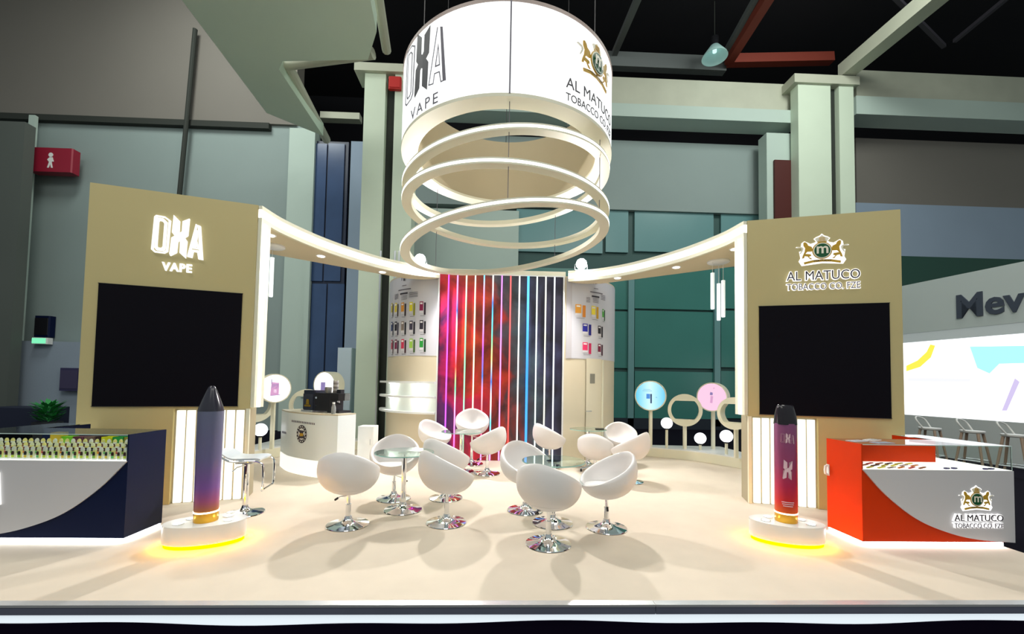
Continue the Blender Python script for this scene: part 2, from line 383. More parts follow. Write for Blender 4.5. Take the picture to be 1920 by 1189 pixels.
def ring_poly(mb, outer, inner, d, T):
    """frame between two polygons of equal length (front face, back and sides)"""
    n = len(outer); vs = []
    for y in (0, -d):
        vs += [(x, y, z) for x, z in outer]+[(x, y, z) for x, z in inner]
    fs = []
    for i in range(n):
        j = (i+1) % n
        fs += [(2*n+i, 2*n+j, 3*n+j, 3*n+i), (i, j, 2*n+j, 2*n+i), (n+i, 3*n+i, 3*n+j, n+j), (i, n+i, n+j, j)]
    mb.add(vs, fs, T=T)
def scaled(poly, sx, sz=None):
    cx = sum(p[0] for p in poly)/len(poly); cz = sum(p[1] for p in poly)/len(poly); sz = sz or sx
    return [(cx+(x-cx)*sx, cz+(z-cz)*sz) for x, z in poly]
def local_mesh(fn):
    mb = MB(); fn(mb); return mb.v, mb.f
def letter_O(outline):
    def f(mb):
        O1 = oxa_shapes()[0]
        if outline: ring_poly(mb, O1, scaled(O1, .86, .965), .02, None); ring_poly(mb, scaled(O1, .56, .82), scaled(O1, .44, .78), .02, None)
        else: ring_poly(mb, O1, scaled(O1, .80, .935), .03, None); ring_poly(mb, scaled(O1, .62, .875), scaled(O1, .36, .73), .03, None)
    return local_mesh(f)
def letter_X(d=.03): return local_mesh(lambda mb: mb.sprism(oxa_shapes()[2], d))
def letter_A(outline):
    def f(mb):
        A1 = oxa_shapes()[3]
        u = lambda x, y: ((x-120)/795, (905-y)/795)
        if outline:
            mb.sprism([u(*p) for p in ((870, 250), (905, 265), (970, 905), (925, 902))], .02)
            mb.sprism([u(*p) for p in ((825, 235), (835, 240), (715, 872), (705, 870))], .02)
            mb.sprism([u(*p) for p in ((705, 858), (705, 870), (785, 885), (805, 775), (868, 780), (895, 905), (930, 903), (930, 893), (902, 890), (878, 768), (797, 763), (778, 872))], .02)
            ring_poly(mb, [u(*p) for p in ((848, 430), (880, 700), (805, 695))], [u(*p) for p in ((848, 480), (868, 685), (820, 682))], .02, None)
        else:
            mb.sprism([u(*p) for p in ((825, 235), (848, 248), (745, 862), (705, 870))], .03)
            mb.sprism([u(*p) for p in ((858, 250), (905, 265), (970, 905), (915, 900))], .03)
            mb.sprism([u(*p) for p in ((705, 870), (785, 885), (805, 765), (870, 770), (895, 900), (915, 900), (893, 735), (770, 728), (742, 858))], .03)
            mb.sprism([u(*p) for p in ((848, 345), (858, 470), (838, 690), (862, 695), (850, 540), (893, 712), (782, 702))], .03)
    return local_mesh(f)
def put(vs, s, x0, z0): return [(x*s+x0, y, z*s+z0) for x, y, z in vs]
# drum print: left logo
aR = cyl_pt(838, 105)[0]; zA0 = cyl_pt(826, 152)[1]
Sx = .74; aL = aR-1.07*Sx/RD
for nm, (v, f), m in (('letter_o', letter_O(True), 'inkgrey'), ('letter_x', letter_X(.004), 'ink'), ('letter_a', letter_A(True), 'inkgrey')):
    v = [(x, y*.2, z) for x, y, z in v]
    b = bent(put(v, Sx, 0, 0), f, aL, zA0-.02, .004); MB().add(*b).build(nm, m, drum)
v, f = text_mesh('VAPE', .2, .002, spacing=1.35)
b = bent(fit(v, .27*Sx, .93*Sx, 0, .115), f, aL, zA0-.02-.20, .004); MB().add(*b).build('lettering', 'inkgrey', drum)
# lion crest, drawn once: list of (part, material, polygon) in units where the plate is 1 wide
def crest_parts():
    u = lambda x, y: ((x-688)/870, (430-y)/870)
    mir = lambda P: [(1376-x, y) for x, y in P]
    lion = [(380, 262), (410, 250), (445, 280), (460, 320), (520, 350), (532, 400), (520, 440), (445, 440), (415, 478), (500, 490), (512, 520), (472, 540), (532, 590), (490, 585), (450, 532), (402, 522), (392, 560), (355, 565), (370, 510), (400, 440), (410, 370), (382, 320)]
    plate = [(350, 710), (300, 620), (330, 560), (318, 480), (310, 430), (350, 420), (372, 370), (345, 362), (250, 350), (270, 332), (340, 340), (350, 270), (400, 232), (450, 262), (500, 290), (565, 272), (592, 250), (550, 200), (590, 168), (650, 142), (688, 105), (726, 142), (786, 168), (826, 200), (784, 250), (811, 272), (876, 290), (926, 262), (976, 232), (1026, 270), (1036, 340), (1106, 332), (1126, 350), (1031, 362), (1004, 370), (1026, 420), (1066, 430), (1058, 480), (1046, 560), (1076, 620), (1026, 700), (688, 672)]
    rib = [(385, 640), (540, 605), (688, 596), (836, 605), (991, 640), (985, 682), (836, 650), (688, 641), (540, 650), (395, 682)]
    crown = [(572, 200), (605, 180), (650, 168), (688, 132), (726, 168), (771, 180), (804, 200), (776, 250), (766, 276), (610, 276), (600, 250)]
    tail = [(318, 470), (335, 480), (372, 420), (385, 375), (360, 345), (290, 330), (262, 345), (290, 352), (345, 368), (352, 395), (338, 430)]
    parts = [('crest_plate', 'sign_back', plate, 0), ('lion', 'gold', lion, 1), ('lion', 'gold', mir(lion), 1), ('lion_tail', 'ivory', tail, 1), ('lion_tail', 'ivory', mir(tail), 1), ('ribbon', 'gold', rib, 1), ('crown', 'ivory', crown, 1),
             ('crown_band', 'gold', [(612, 256), (764, 256), (760, 276), (616, 276)], 2)]
    for cx in (640, 664, 688, 712, 736): parts.append(('crown_rib', 'gold', [(cx-5, 250), (cx+5, 250), (688+(cx-688)*.8+4, 172), (688+(cx-688)*.8-4, 172)], 2))
    for r, m, l in ((164, 'gold', 2), (148, 'ivory', 3), (130, 'green', 4)): parts.append(('medallion', m, circle(688, 430, r), l))
    return [(n, m, [u(*p) for p in P], l) for n, m, P, l in parts], u
def tri_fan(poly):
    """front face of a polygon in xz as prism verts, thin"""
    return local_mesh(lambda mb: mb.sprism(poly, 1.))
def crest(parent, place, s, th):
    """place(vs, out) maps local x,y,z to the parent's space"""
    parts, u = crest_parts()
    for n, m, P, l in parts:
        v, f = tri_fan(P); v = [(x*s, (y*1. if l else y*1.)*th-l*th*.9, z*s) for x, y, z in v]
        MB().add(place(v), f).build(n, m, parent)
    v, f = text_mesh('m', .3, .0, offset=.006)
    v = fit(v, u(592, 0)[0]*s, u(784, 0)[0]*s, u(0, 490)[1]*s, u(0, 352)[1]*s); v = [(x, -6*th, z) for x, y, z in v]
    MB().add(place(v), f).build('medallion_letter', 'ivory', parent)
    v, f = text_mesh('MATUCO', .1)
    v = fit(v, u(555, 0)[0]*s, u(830, 0)[0]*s, u(0, 640)[1]*s, u(0, 604)[1]*s); v = [(x, -2.6*th, z) for x, y, z in v]
    MB().add(place(v), f).build('ribbon_lettering', 'ink', parent)
ac, zc = cyl_pt(1117, 122)
def dplace(v): return bent(v, None, ac, zc, .004)[0]
crest(drum, dplace, .68, .008)
a0, z0_ = cyl_pt(1061, 160); Wt = .93
v, f = text_mesh('AL MATUCO', .2, .002); b = bent(fit(v, 0, Wt, 0, .115), f, a0, z0_-.02, .004); MB().add(*b).build('lettering', 'ink', drum)
v, f = text_mesh('TOBACCO CO. FZE',   .2, .002); b = bent(fit(v, 0, Wt, 0, .082), f, a0, z0_-.155, .004); MB().add(*b).build('lettering', 'ink', drum)

def tilt_ring(zc, a, label, above=None):
    t = thing('light_ring', label, 'light ring', (XD, YD, zc), 0, 'tilted light rings under the drum')
    R = 1.318; hw = .032; n = 96
    def sect(sec, name, m):
        mb = MB(); vs = []; k = len(sec)
        for i in range(n):
            th = 2*PI*i/n; c, s = math.cos(th), math.sin(th)
            for r, z in sec: vs.append((r*c, r*s, z+a*c))
        fs = [(i*k+j, ((i+1) % n)*k+j, ((i+1) % n)*k+(j+1) % k, i*k+(j+1) % k) for i in range(n) for j in range(k)]
        mb.add(vs, fs, True); mb.build(name, m, t)
    sect([(R-.115, -hw), (R, -hw), (R, -.014), (R-.012, -.014), (R-.012, .014), (R, .014), (R, hw), (R-.115, hw)], 'frame', 'cream_lt')
    sect([(R-.010, -.014), (R+.002, -.014), (R+.002, .014), (R-.010, .014)], 'led_strip', 'led_ring')
    for an in (2.5, -.55, -1.57, .9):
        MB().tube([((R-.06)*math.cos(an), (R-.06)*math.sin(an), a*math.cos(an)+hw), ((R-.06)*math.cos(an), (R-.06)*math.sin(an), (ZB+.002 if above is None else above[0]+above[1]*math.cos(an)-hw+.002)-zc)], .004, 6).build('hanging_wire', 'inkgrey', t)
tilt_ring(4.107, .127, 'topmost tilted light ring, closest below the drum')
tilt_ring(3.753, -.048, 'middle of the three light rings, nearly level', (4.107, .127))
tilt_ring(3.341, .188, 'lowest and most steeply tilted light ring', (3.753, -.048))

# ================================================================== TOWERS
IN = (3.276, 2.536); OUT = (4.932, 2.026); HT = 3.818; LEN = math.hypot(OUT[0]-IN[0], OUT[1]-IN[1])
def tower(sg, label, slab):
    """local x runs along the face in viewing direction left to right; -y is the face side"""
    if sg < 0: o = (-OUT[0], OUT[1], 0); xd = Vector((OUT[0]-IN[0], IN[1]-OUT[1], 0))
    else: o = (IN[0], IN[1], 0); xd = Vector((OUT[0]-IN[0], OUT[1]-IN[1], 0))
    t = thing('display_tower', label, 'display tower'); t.matrix_world = frame(o, xd)
    S = lambda s: LEN*(1-s) if sg < 0 else LEN*s          # s: 0 inner edge, 1 outer edge
    a0, a1 = sorted((S(.455), S(.03)))
    zt = 1.135
    MB().box((0, 0, zt+.02), (LEN, .36, HT)).build('upper_body', 'cream', t)
    b0, b1 = sorted((S(.455+.012), S(1)))
    MB().box((b0, 0, 0), (b1, .36, zt+.02)).build('lower_body', 'cream', t)
    c0, c1 = sorted((S(0), S(.455+.012)))
    MB().box((c0, .05, 0), (c1, .36, zt+.02)).build('slat_backing', mat('slat_backing_gold', (.38, .33, .22), .5), t)
    e0, e1 = sorted((S(0), S(.022)))
    MB().box((e0, 0, 0), (e1, .05, zt+.02)).build('edge_post', 'cream_lt', t)
    n = 7; w_ = (a1-a0)/n
    for i in range(n):
        MB().cbox((a0+i*w_+.012, .005, .012), (a0+(i+1)*w_-.012, .05, zt), .006).build('light_slat', 'led_slat', t)
    p0, p1 = sorted((S(.077), S(.92)))
    sc = MB().box((p0, -.012, 1.191), (p1, .02, 2.631)).build('screen', 'screen', t)
    for (q0, q1) in (((p0-.006, 2.631), (p1+.006, 2.637)), ((p0-.006, 1.185), (p1+.006, 1.191))):
        MB().box((q0[0], -.016, q0[1]), (q1[0], 0, q1[1])).build('bezel', 'black', sc)
    return t
tL = tower(-1, 'cream display tower with lit block letters above its black screen', None)
tR = tower(1, 'cream display tower with a lion crest above its black screen', None)
def on_tower(t, sg, x, y):
    """photo pixel to tower-face coordinates (x, z)"""
    mw = t.matrix_world; n = mw.to_3x3() @ Vector((0, 1, 0)); p = PP(x, y, mw.translation, n); q = mw.inverted() @ p; return q.x, q.z
# block-letter sign
s = thing('letter_sign', 'white lit block letter sign with a big X on the cream tower', 'sign'); s.matrix_world = tL.matrix_world.copy()
x0, z0 = on_tower(tL, -1, 284, 486); x1, z1 = on_tower(tL, -1, 384, 440); S1 = (x1-x0)/1.07; zz = on_tower(tL, -1, 335, 484)[1]
for nm, (v, f) in (('letter_o', letter_O(False)), ('letter_x', letter_X()), ('letter_a', letter_A(False))):
    MB().add([(x*S1+x0, y-.001, z*S1*1.06+zz) for x, y, z in v], f).build(nm, 'sign_white', s)
xa, za = on_tower(tL, -1, 304, 507); xb, zb_ = on_tower(tL, -1, 361, 496)
v, f = text_mesh('VAPE', .2, .012, offset=.006, spacing=1.15); zlo = on_tower(tL, -1, 332, 510)[1]; zhi = on_tower(tL, -1, 332, 494)[1]
MB().add([(x, y-.013, z) for x, y, z in fit(v, xa, xb, zlo, zhi)], f).build('lettering', 'sign_white', s)
# crest sign on the other tower
def company_sign(name, label, T, cx, cz, wc, tx0, tx1, zl, zh, zl2, zh2):
    s = thing(name, label, 'sign'); s.matrix_world = T.copy()
    crest(s, lambda v: [(x+cx, y-.001, z+cz) for x, y, z in v], wc, .003)
    for body, a, b, m, off in (('AL MATUCO', zl, zh, 'ink', 0), ('TOBACCO CO. FZE', zl2, zh2, 'inkgrey', .0)):
        v, f = text_mesh(body, .2, .010, offset=.007); k_ = (b-a)*.07; MB().add([(x, y-.011, z) for x, y, z in fit(v, tx0-k_, tx1+k_, a-k_, b+k_)], f).build('lettering_halo', 'sign_back', s)
        v, f = text_mesh(body, .2, .003, offset=off); MB().add([(x, y-.022, z) for x, y, z in fit(v, tx0, tx1, a, b)], f).build('lettering', m, s)
    return s
g = lambda x, y: on_tower(tR, 1, x, y)
cx, cz = g(1541, 470); wl_, wr_ = g(1490, 470)[0], g(1590, 468)[0]
company_sign('crest_sign', 'lit lion crest with company lettering on the cream tower', tR.matrix_world, cx, cz, (wr_-wl_), g(1474, 520)[0], g(1611, 515)[0], g(1541, 525)[1], g(1541, 508)[1], g(1541, 543)[1], g(1541, 531)[1])

# ================================================================== CANOPIES
FC = [(3.275, 2.545), (3.22, 3.0), (3.02, 3.6), (2.76, 4.1), (2.42, 4.6), (2.1, 4.93), (1.75, 5.18), (1.30, 5.345)]
ZC0, ZC1 = 3.60, HT-.004
def canopy(sg, label, downs, pend):
    t = thing('canopy', label, 'canopy')
    fc = [(p.x, p.y) for p in spline([(*p, 0) for p in FC], 6)]
    bk = [(1.45, 5.43), (1.70, 5.47), (2.0, 5.42), (4.15, 3.78), (4.25, 3.2), (3.70, 2.80), (3.50, 2.86), (3.385, 2.90)]
    MB().prism([(sg*x, y) for x, y in fc+bk], ZC0+.001, ZC1-.03).build('ceiling_panel', mat('canopy_underside', (.70, .61, .42), .5), t)
    fl = [(sg*x, y) for x, y in fc]
    th = .05*(-sg)
    mb = MB(); mb.wall(fl, ZC0, ZC0+.055, -th); mb.build('fascia', 'cream_lt', t)
    mb = MB(); mb.wall(fl, ZC0+.165, ZC1, -th); mb.build('fascia', 'cream_lt', t)
    mb = MB(); mb.wall(fl, ZC0+.055, ZC0+.165, -th*.8); mb.build('led_strip', 'led', t)
    leg = [(sg*x, y) for x, y in [(p.x, p.y) for p in spline([(*p, 0) for p in FC[:2]], 10)]][:5]
    MB().wall(leg[:2], 1.17, ZC0, -th).build('jamb', 'cream_lt', t); MB().wall(leg[1:4], 1.17, ZC0+.055, -th*.8).build('led_strip', 'led', t); MB().wall(leg[3:], 1.17, ZC0, -th).build('jamb', 'cream_lt', t)
    for (x, y) in downs:
        p = PZ(x, y, ZC0)
        d = MB().lathe([(.0, -.004), (.058, -.004), (.075, -.008), (.08, 0), (.0, 0)], 24).build('downlight', 'white', t, loc=(p.x, p.y, ZC0))
        MB().lathe([(0, -.012), (.055, -.012), (.055, -.004), (0, -.004)], 24).build('lens', 'down', d)
        l = bpy.data.lights.new('downlight_lamp', 'SPOT'); l.energy = 22; l.spot_size = 1.7; l.spot_blend = .6; l.color = (1, .9, .72); l.shadow_soft_size = .06
        lo = bpy.data.objects.new('downlight_lamp', l); COL.objects.link(lo); lo.location = (p.x, p.y, ZC0-.03)
    return t
canopy(-1, 'curved cream canopy with light strip joining the block-letter tower', [(507, 441), (602, 480), (717, 510)], None)
canopy(1, 'curved cream canopy with light strip joining the lion-crest tower', [(1378, 467), (1268, 501), (1158, 521)], None)
def pendant(px, py, tubes, label):
    p = PZ(px, py, ZC0); t = thing('pendant_lamp', label, 'lamp', p)
    MB().lathe([(0, -.03), (.155, -.03), (.17, -.02), (.17, 0), (0, 0)], 32).build('ceiling_rose', 'white', t)
    for i, (x, y0, y1) in enumerate(tubes):
        q0 = PY(x, y0, p.y+(-.06, .07, -.02)[i])-p; q1 = PY(x, y1, p.y+(-.06, .07, -.02)[i])-p
        MB().tube([(q0.x, q0.y, q0.z), (q0.x, q0.y, -.02)], .003, 6).build('cord', 'white', t)
        s_ = MB().lathe([(0, 0), (.026, 0), (.03, .004), (.03, q0.z-q1.z), (0, q0.z-q1.z)], 20).build('tube_shade', mat('frosted_tube', (.75, .82, .82), .4, emit=.45, emcol=(.9, 1, 1)), t, loc=(q0.x, q0.y, q1.z))
        MB().lathe([(0, -.006), (.026, -.006), (.026, .001), (0, .001)], 16).build('diffuser', 'globe', s_)
pendant(512, 461, [(499, 478, 550), (510.5, 483, 556), (494, 480, 575)], 'pendant lamp of slim white tubes hanging beside the block-letter tower')
pendant(1347, 490, [(1336, 512, 579), (1347.5, 532, 600), (1356, 526, 594)], 'pendant lamp of slim white tubes hanging beside the lion-crest tower')

# ================================================================== BACK WALL
YW = 5.45; XW = 1.25; RC = 1.35; ZW = 3.74
def arc(sg, R, a0=0, a1=88, n=22): return [(sg*(XW+R*math.sin(math.radians(a0+(a1-a0)*i/n))), YW+RC-R*math.cos(math.radians(a0+(a1-a0)*i/n))) for i in range(n+1)]
wb = thing('wall_back', None, None); wb['kind'] = 'structure'
outl = [(x, y) for x, y in arc(-1, RC)[::-1]]+[(x, y) for x, y in arc(1, RC)]
MB().prism(outl+[(XW+RC-.02, 7.1), (-XW-RC+.02, 7.1)], 0, ZW, smooth=True).build('shell', mat('back_wall_cream', (.70, .62, .46), .5, noise=.02, scale=2), wb, ang=.7)
MB().wall([(-XW, YW-.06), (XW, YW-.06)], ZW-.03, HT-.004, .3).build('head_band', 'cream_lt', wb)
# smoke artwork panel with thirteen light tubes
def art_mat():
    m = bpy.data.materials.new('smoke_print'); m.use_nodes = True; nt = m.node_tree; b = nt.nodes['Principled BSDF']; L = nt.links
    tc = nt.nodes.new('ShaderNodeTexCoord'); mp = nt.nodes.new('ShaderNodeMapping'); mp.inputs['Scale'].default_value = (1, 1, .8)
    L.new(tc.outputs['Object'], mp.inputs[0])
    n1 = nt.nodes.new('ShaderNodeTexNoise'); n1.inputs['Scale'].default_value = 1.1; n1.inputs['Detail'].default_value = 7; n1.inputs['Distortion'].default_value = .8
    n2 = nt.nodes.new('ShaderNodeTexNoise'); n2.inputs['Scale'].default_value = 1.7; n2.inputs['Detail'].default_value = 9; n2.inputs['Distortion'].default_value = .9
    L.new(mp.outputs[0], n1.inputs[0]); L.new(mp.outputs[0], n2.inputs[0])
    sp = nt.nodes.new('ShaderNodeSeparateXYZ'); L.new(tc.outputs['Object'], sp.inputs[0])
    a = nt.nodes.new('ShaderNodeMath'); a.operation = 'MULTIPLY_ADD'; a.inputs[1].default_value = .40; a.inputs[2].default_value = .5; L.new(sp.outputs[0], a.inputs[0])
    c = nt.nodes.new('ShaderNodeMath'); c.operation = 'MULTIPLY_ADD'; c.inputs[1].default_value = .9; c.inputs[2].default_value = -.45; L.new(n1.outputs['Fac'], c.inputs[0])
    d = nt.nodes.new('ShaderNodeMath'); d.operation = 'ADD'; L.new(a.outputs[0], d.inputs[0]); L.new(c.outputs[0], d.inputs[1])
    z1 = nt.nodes.new('ShaderNodeMath'); z1.operation = 'MULTIPLY_ADD'; z1.inputs[1].default_value = .06; z1.inputs[2].default_value = -.09; L.new(sp.outputs[2], z1.inputs[0])
    d2 = nt.nodes.new('ShaderNodeMath'); d2.operation = 'ADD'; L.new(d.outputs[0], d2.inputs[0]); L.new(z1.outputs[0], d2.inputs[1])
    cr = nt.nodes.new('ShaderNodeValToRGB'); L.new(d2.outputs[0], cr.inputs[0])
    st = [(0, (.10, .01, .12)), (.10, (.55, .006, .11)), (.26, (.58, .015, .025)), (.40, (.55, .055, .012)), (.50, (.40, .03, .02)), (.58, (.10, .06, .07)), (.70, (.07, .11, .14)), (.84, (.045, .05, .11)), (1, (.015, .012, .04))]
    el = cr.color_ramp.elements
    while len(el) < len(st): el.new(.5)
    for e, (p, q) in zip(el, st): e.position = p; e.color = (*q, 1)
    r2_ = nt.nodes.new('ShaderNodeValToRGB'); L.new(n2.outputs['Fac'], r2_.inputs[0])
    e = r2_.color_ramp.elements; e[0].position = .33; e[0].color = (.12, .10, .14, 1); e[1].position = .66; e[1].color = (1.25, 1.2, 1.25, 1)
    mx = nt.nodes.new('ShaderNodeMix'); mx.data_type = 'RGBA'; mx.blend_type = 'MULTIPLY'; mx.inputs[0].default_value = .9
    L.new(cr.outputs[0], mx.inputs[6]); L.new(r2_.outputs[0], mx.inputs[7]); L.new(mx.outputs[2], b.inputs['Base Color']); b.inputs['Roughness'].default_value = .45
    return m
art = thing('art_panel', 'tall dark panel of red smoke artwork with coloured light tubes', 'art panel', (0, YW, 0))
xl = PY(821, 690, YW-.05).x; xr = PY(1054, 690, YW-.05).x; zt_ = PY(937, 517, YW-.05).z
MB().box((xl, -.05, .0), (xr, 0, zt_)).build('print', art_mat(), art)
MB().box((xl-.03, -.07, 0), (xl, 0, zt_+.02)).build('frame_strip', 'white', art); MB().box((xr, -.07, 0), (xr+.03, 0, zt_+.02)).build('frame_strip', 'white', art)
MB().box((xl, -.07, zt_), (xr, 0, zt_+.02)).build('frame_strip', 'white', art)
wht = (1, .97, .9); mag = (1, .08, .75); vio = (.5, .08, 1); blu = (.03, .18, 1); cya = (.1, .7, 1); grn = (.15, .9, .4); pnk = (1, .35, .75); redc = (1, .06, .05); yel = (.9, .9, .25); lav = (.9, .35, 1)
TUB = [[(0, vio), (.4, (.75, .1, 1)), (1, mag)], [(0, mag), (.28, pnk), (.38, grn), (.5, redc), (.62, pnk), (.72, wht), (.8, blu), (.9, lav), (1, lav)], [(0, (.4, 1, .6)), (.6, (.3, .9, .45)), (.8, (.4, 1, .6)), (1, (.8, 1, .8))], [(0, (1, 1, .6)), (1, (1, 1, .75))],
       [(0, lav), (.2, redc), (.35, (1, .4, .5)), (.45, blu), (.6, vio), (.75, lav), (.9, pnk), (1, cya)], [(0, lav), (.2, cya), (.32, wht), (.42, blu), (.55, yel), (.65, grn), (.75, cya), (.85, blu), (.93, wht), (1, wht)], [(0, lav), (1, (.85, .25, 1))], [(0, redc), (1, (1, .12, .12))],
       [(0, wht), (1, wht)], [(0, (.05, .35, 1)), (.5, (.03, .3, 1)), (1, (.1, .6, 1))], [(0, (.85, 1, .9)), (1, (.85, 1, .9))], [(0, (1, 1, .8)), (1, (1, 1, .8))], [(0, (.9, .95, 1)), (1, (.9, .95, 1))]]
for i, st in enumerate(TUB):
    x = xl+(xr-xl)*(i+1)/14
    h = MB().box((x-.010, -.066, 0), (x+.010, -.05, zt_)).build('tube_channel', 'steel', art)
    MB().tube([(x, -.074, .01), (x, -.074, zt_-.005)], .0145 if i != 9 else .024, 10).build('light_tube', ramp_mat('tube_colour', 2, 0, zt_, st, emit=1.35), h)
# posters wrapped round the wall's curved ends
def on_arc(sg, R, ang, z): return (sg*(XW+R*math.sin(ang)), YW+RC-R*math.cos(ang), z)
ZP = 2.06
def arc_patch(mb, sg, R, x0, x1, z0, z1, n=4):
    """patch given by arc length from the panel edge (x) and height"""
    vs = []; fs = []
    for i in range(n+1):
        a = (x0+(x1-x0)*i/n)/RC
        vs += [on_arc(sg, R, a, z0), on_arc(sg, R, a, z1)]
    for i in range(n): fs.append((2*i, 2*i+2, 2*i+3, 2*i+1) if sg > 0 else (2*i, 2*i+1, 2*i+3, 2*i+2))
    mb.add(vs, fs, True); return mb
pc = {}
def pcol(c):
    k = tuple(c)
    if k not in pc: pc[k] = mat('print_colour', lin([v/255 for v in c]), .5)
    return pc[k]
def arc_len(px, py):
    """photo pixel to arc length and height on the curved end"""
    sg = -1 if px < 940 else 1
    d = ray(px, py); o = CAM-Vector((sg*XW, YW+RC, 0)); a = d.x**2+d.y**2; b = 2*(o.x*d.x+o.y*d.y); c = o.x**2+o.y**2-RC**2
    q = max(0, b*b-4*a*c); t = (-b-math.sqrt(q))/(2*a); p = CAM+d*t
    return math.atan2(sg*p.x-XW, YW+RC-p.y)*RC, p.z
def poster(sg, label, prods, xgrey):
    t = thing('product_poster', label, 'poster')
    mb = MB()
    arc_patch(mb, sg, RC+.006, .03, RC*1.5, ZP, ZW-.03, 16); mb.build('sheet', 'poster', t)
    if xgrey: arc_patch(MB(), sg, RC+.009, .03, xgrey, ZP, ZW-.03, 6).build('grey_band', 'postergrey', t)
    R1 = RC+.012
    def rect(x0, y0, x1, y1, c, name='print', z=0):
        (a, za), (b, zb2) = arc_len(x0, (y0+y1)/2), arc_len(x1, (y0+y1)/2); zt2 = arc_len((x0+x1)/2, y0)[1]; zl2 = arc_len((x0+x1)/2, y1)[1]
        a, b = sorted((a, b)); arc_patch(MB(), sg, R1+z, a, b, zl2, zt2, 3).build(name, pcol(c) if not isinstance(c, str) else c, t)
    for (x, y, w_, h_, c1, c2) in prods:
        rect(x-w_*.5, y-h_*.5, x+w_*.08, y+h_*.18, c1, 'pack_print'); rect(x-w_*.5, y+h_*.18, x+w_*.08, y+h_*.36, (225, 222, 228), 'pack_print')
        rect(x-w_*.40, y-h_*.42, x-w_*.02, y-h_*.30, (245, 240, 240), 'pack_print', .002)
        rect(x+w_*.2, y-h_*.42, x+w_*.5, y+h_*.5, c2, 'device_print'); rect(x-w_*.4, y+h_*.56, x+w_*.4, y+h_*.585, (90, 88, 100), 'caption_print')
    return t, rect
PR = []
for r, (y0, h0, cols) in enumerate(((578, 25, [((150, 30, 80), (40, 25, 45)), ((235, 225, 50), (150, 150, 40)), ((245, 165, 60), (60, 45, 50)), ((240, 215, 80), (70, 60, 50)), ((215, 200, 70), (60, 60, 50))]), (613, 25, [((50, 45, 60), (25, 25, 35)), ((70, 65, 85), (30, 28, 40)), ((150, 135, 125), (40, 38, 45)), ((45, 42, 55), (60, 58, 80)), ((40, 60, 120), (30, 30, 50))]), (647, 26, [((40, 155, 60), (30, 60, 40)), ((170, 220, 90), (70, 100, 50)), ((220, 60, 95), (70, 30, 50)), ((130, 45, 85), (60, 35, 60)), ((200, 60, 90), (60, 30, 45))]))):
    for (x, w_), (c1, c2) in zip(((793, 11.5), (773.5, 10.5), (757.5, 9), (744.5, 7), (736.5, 4)), cols): PR.append((x, y0+(793-x)*.06, w_, h0, c1, c2))
pl, rc = poster(-1, 'white product poster with three rows of slim devices, above the lit shelves', PR, 0)
def poster_head(rc, x, y, sgn, dy):
    rc(x-4, y-11, x-3.2, y+5, 'ink', 'logo_print'); rc(x-4, y-11, x-1.2, y-10, 'ink', 'logo_print'); rc(x-.6, y-11, x+1.8, y+5, 'ink', 'logo_print'); rc(x+2.6, y-11, x+3.4, y+5, 'ink', 'logo_print')
    rc(x-3, y+13, x+5, y+14.2, 'inkgrey', 'text_print'); rc(x-10, y+20+dy, x+13, y+22+dy, 'inkgrey', 'text_print'); rc(x-7, y+27+dy, x+7, y+30+dy, 'ink', 'text_print')
    for k in range(4):
        rc(x-17, y+30+k*2.6+dy*1.5, x-10, y+31+k*2.6+dy*1.5, 'inkgrey', 'text_print'); rc(x+10, y+26+k*2.6, x+26 if sgn < 0 else x+18, y+27+k*2.6, 'inkgrey', 'text_print')
        rc(x-5, y+32+k*2.4, x+6, y+32.7+k*2.4, 'inkgrey', 'text_print')
poster_head(rc, 758, 522, -1, 0)
PRR = [(1088, 583, 19, 24, (245, 170, 60), (225, 140, 50)), (1115, 586, 13, 24, (245, 225, 70), (215, 165, 40)), (1131, 591, 5, 22, (90, 180, 80), (40, 90, 50)), (1100, 618, 16, 22, (45, 45, 160), (30, 30, 120)), (1125, 622, 9, 22, (45, 38, 45), (30, 25, 35)), (1100, 653, 16, 22, (235, 60, 110), (200, 40, 90)), (1125, 656, 9, 22, (120, 25, 60), (70, 20, 45))]
pr_, rc2 = poster(1, 'white product poster with stubby colourful devices, above the door', PRR, arc_len(1072, 600)[0])
poster_head(rc2, 1116, 528, 1, 0)
# lit shelves on the other curved end
sh = thing('wall_shelf', 'two-tier curved white shelf with lit bays on the back wall', 'shelf')
for zz_ in (1.53, 1.235, .925):
    o_ = [on_arc(-1, RC+.15, math.radians(a), 0)[:2] for a in range(3, 88, 4)]; i_ = [on_arc(-1, RC-.0, math.radians(a), 0)[:2] for a in range(3, 88, 4)]
    MB().prism(o_+i_[::-1], zz_-.028, zz_+.012, smooth=True).build('shelf_board', 'white', sh)
for z0_2, z1_2 in ((.937, 1.207), (1.247, 1.502)):
    mb = MB(); arc_patch(mb, -1, RC+.008, .06, RC*1.45, z0_2, z1_2, 16); mb.build('bay_lining', mat('bay_white', (.86, .90, .86), .4), sh)
    for a in (.30, .85):
        x, y, _ = on_arc(-1, RC+.085, a, 0)
        MB().lathe([(0, -.008), (.03, -.008), (.03, 0), (0, 0)], 16).build('puck_light', 'down', sh, loc=(x, y, z1_2))
        l = bpy.data.lights.new('puck_lamp', 'POINT'); l.energy = 2.2; l.color = (.95, 1, .9); l.shadow_soft_size = .03
        lo = bpy.data.objects.new('puck_lamp', l); COL.objects.link(lo); lo.location = (x, y, z1_2-.05)
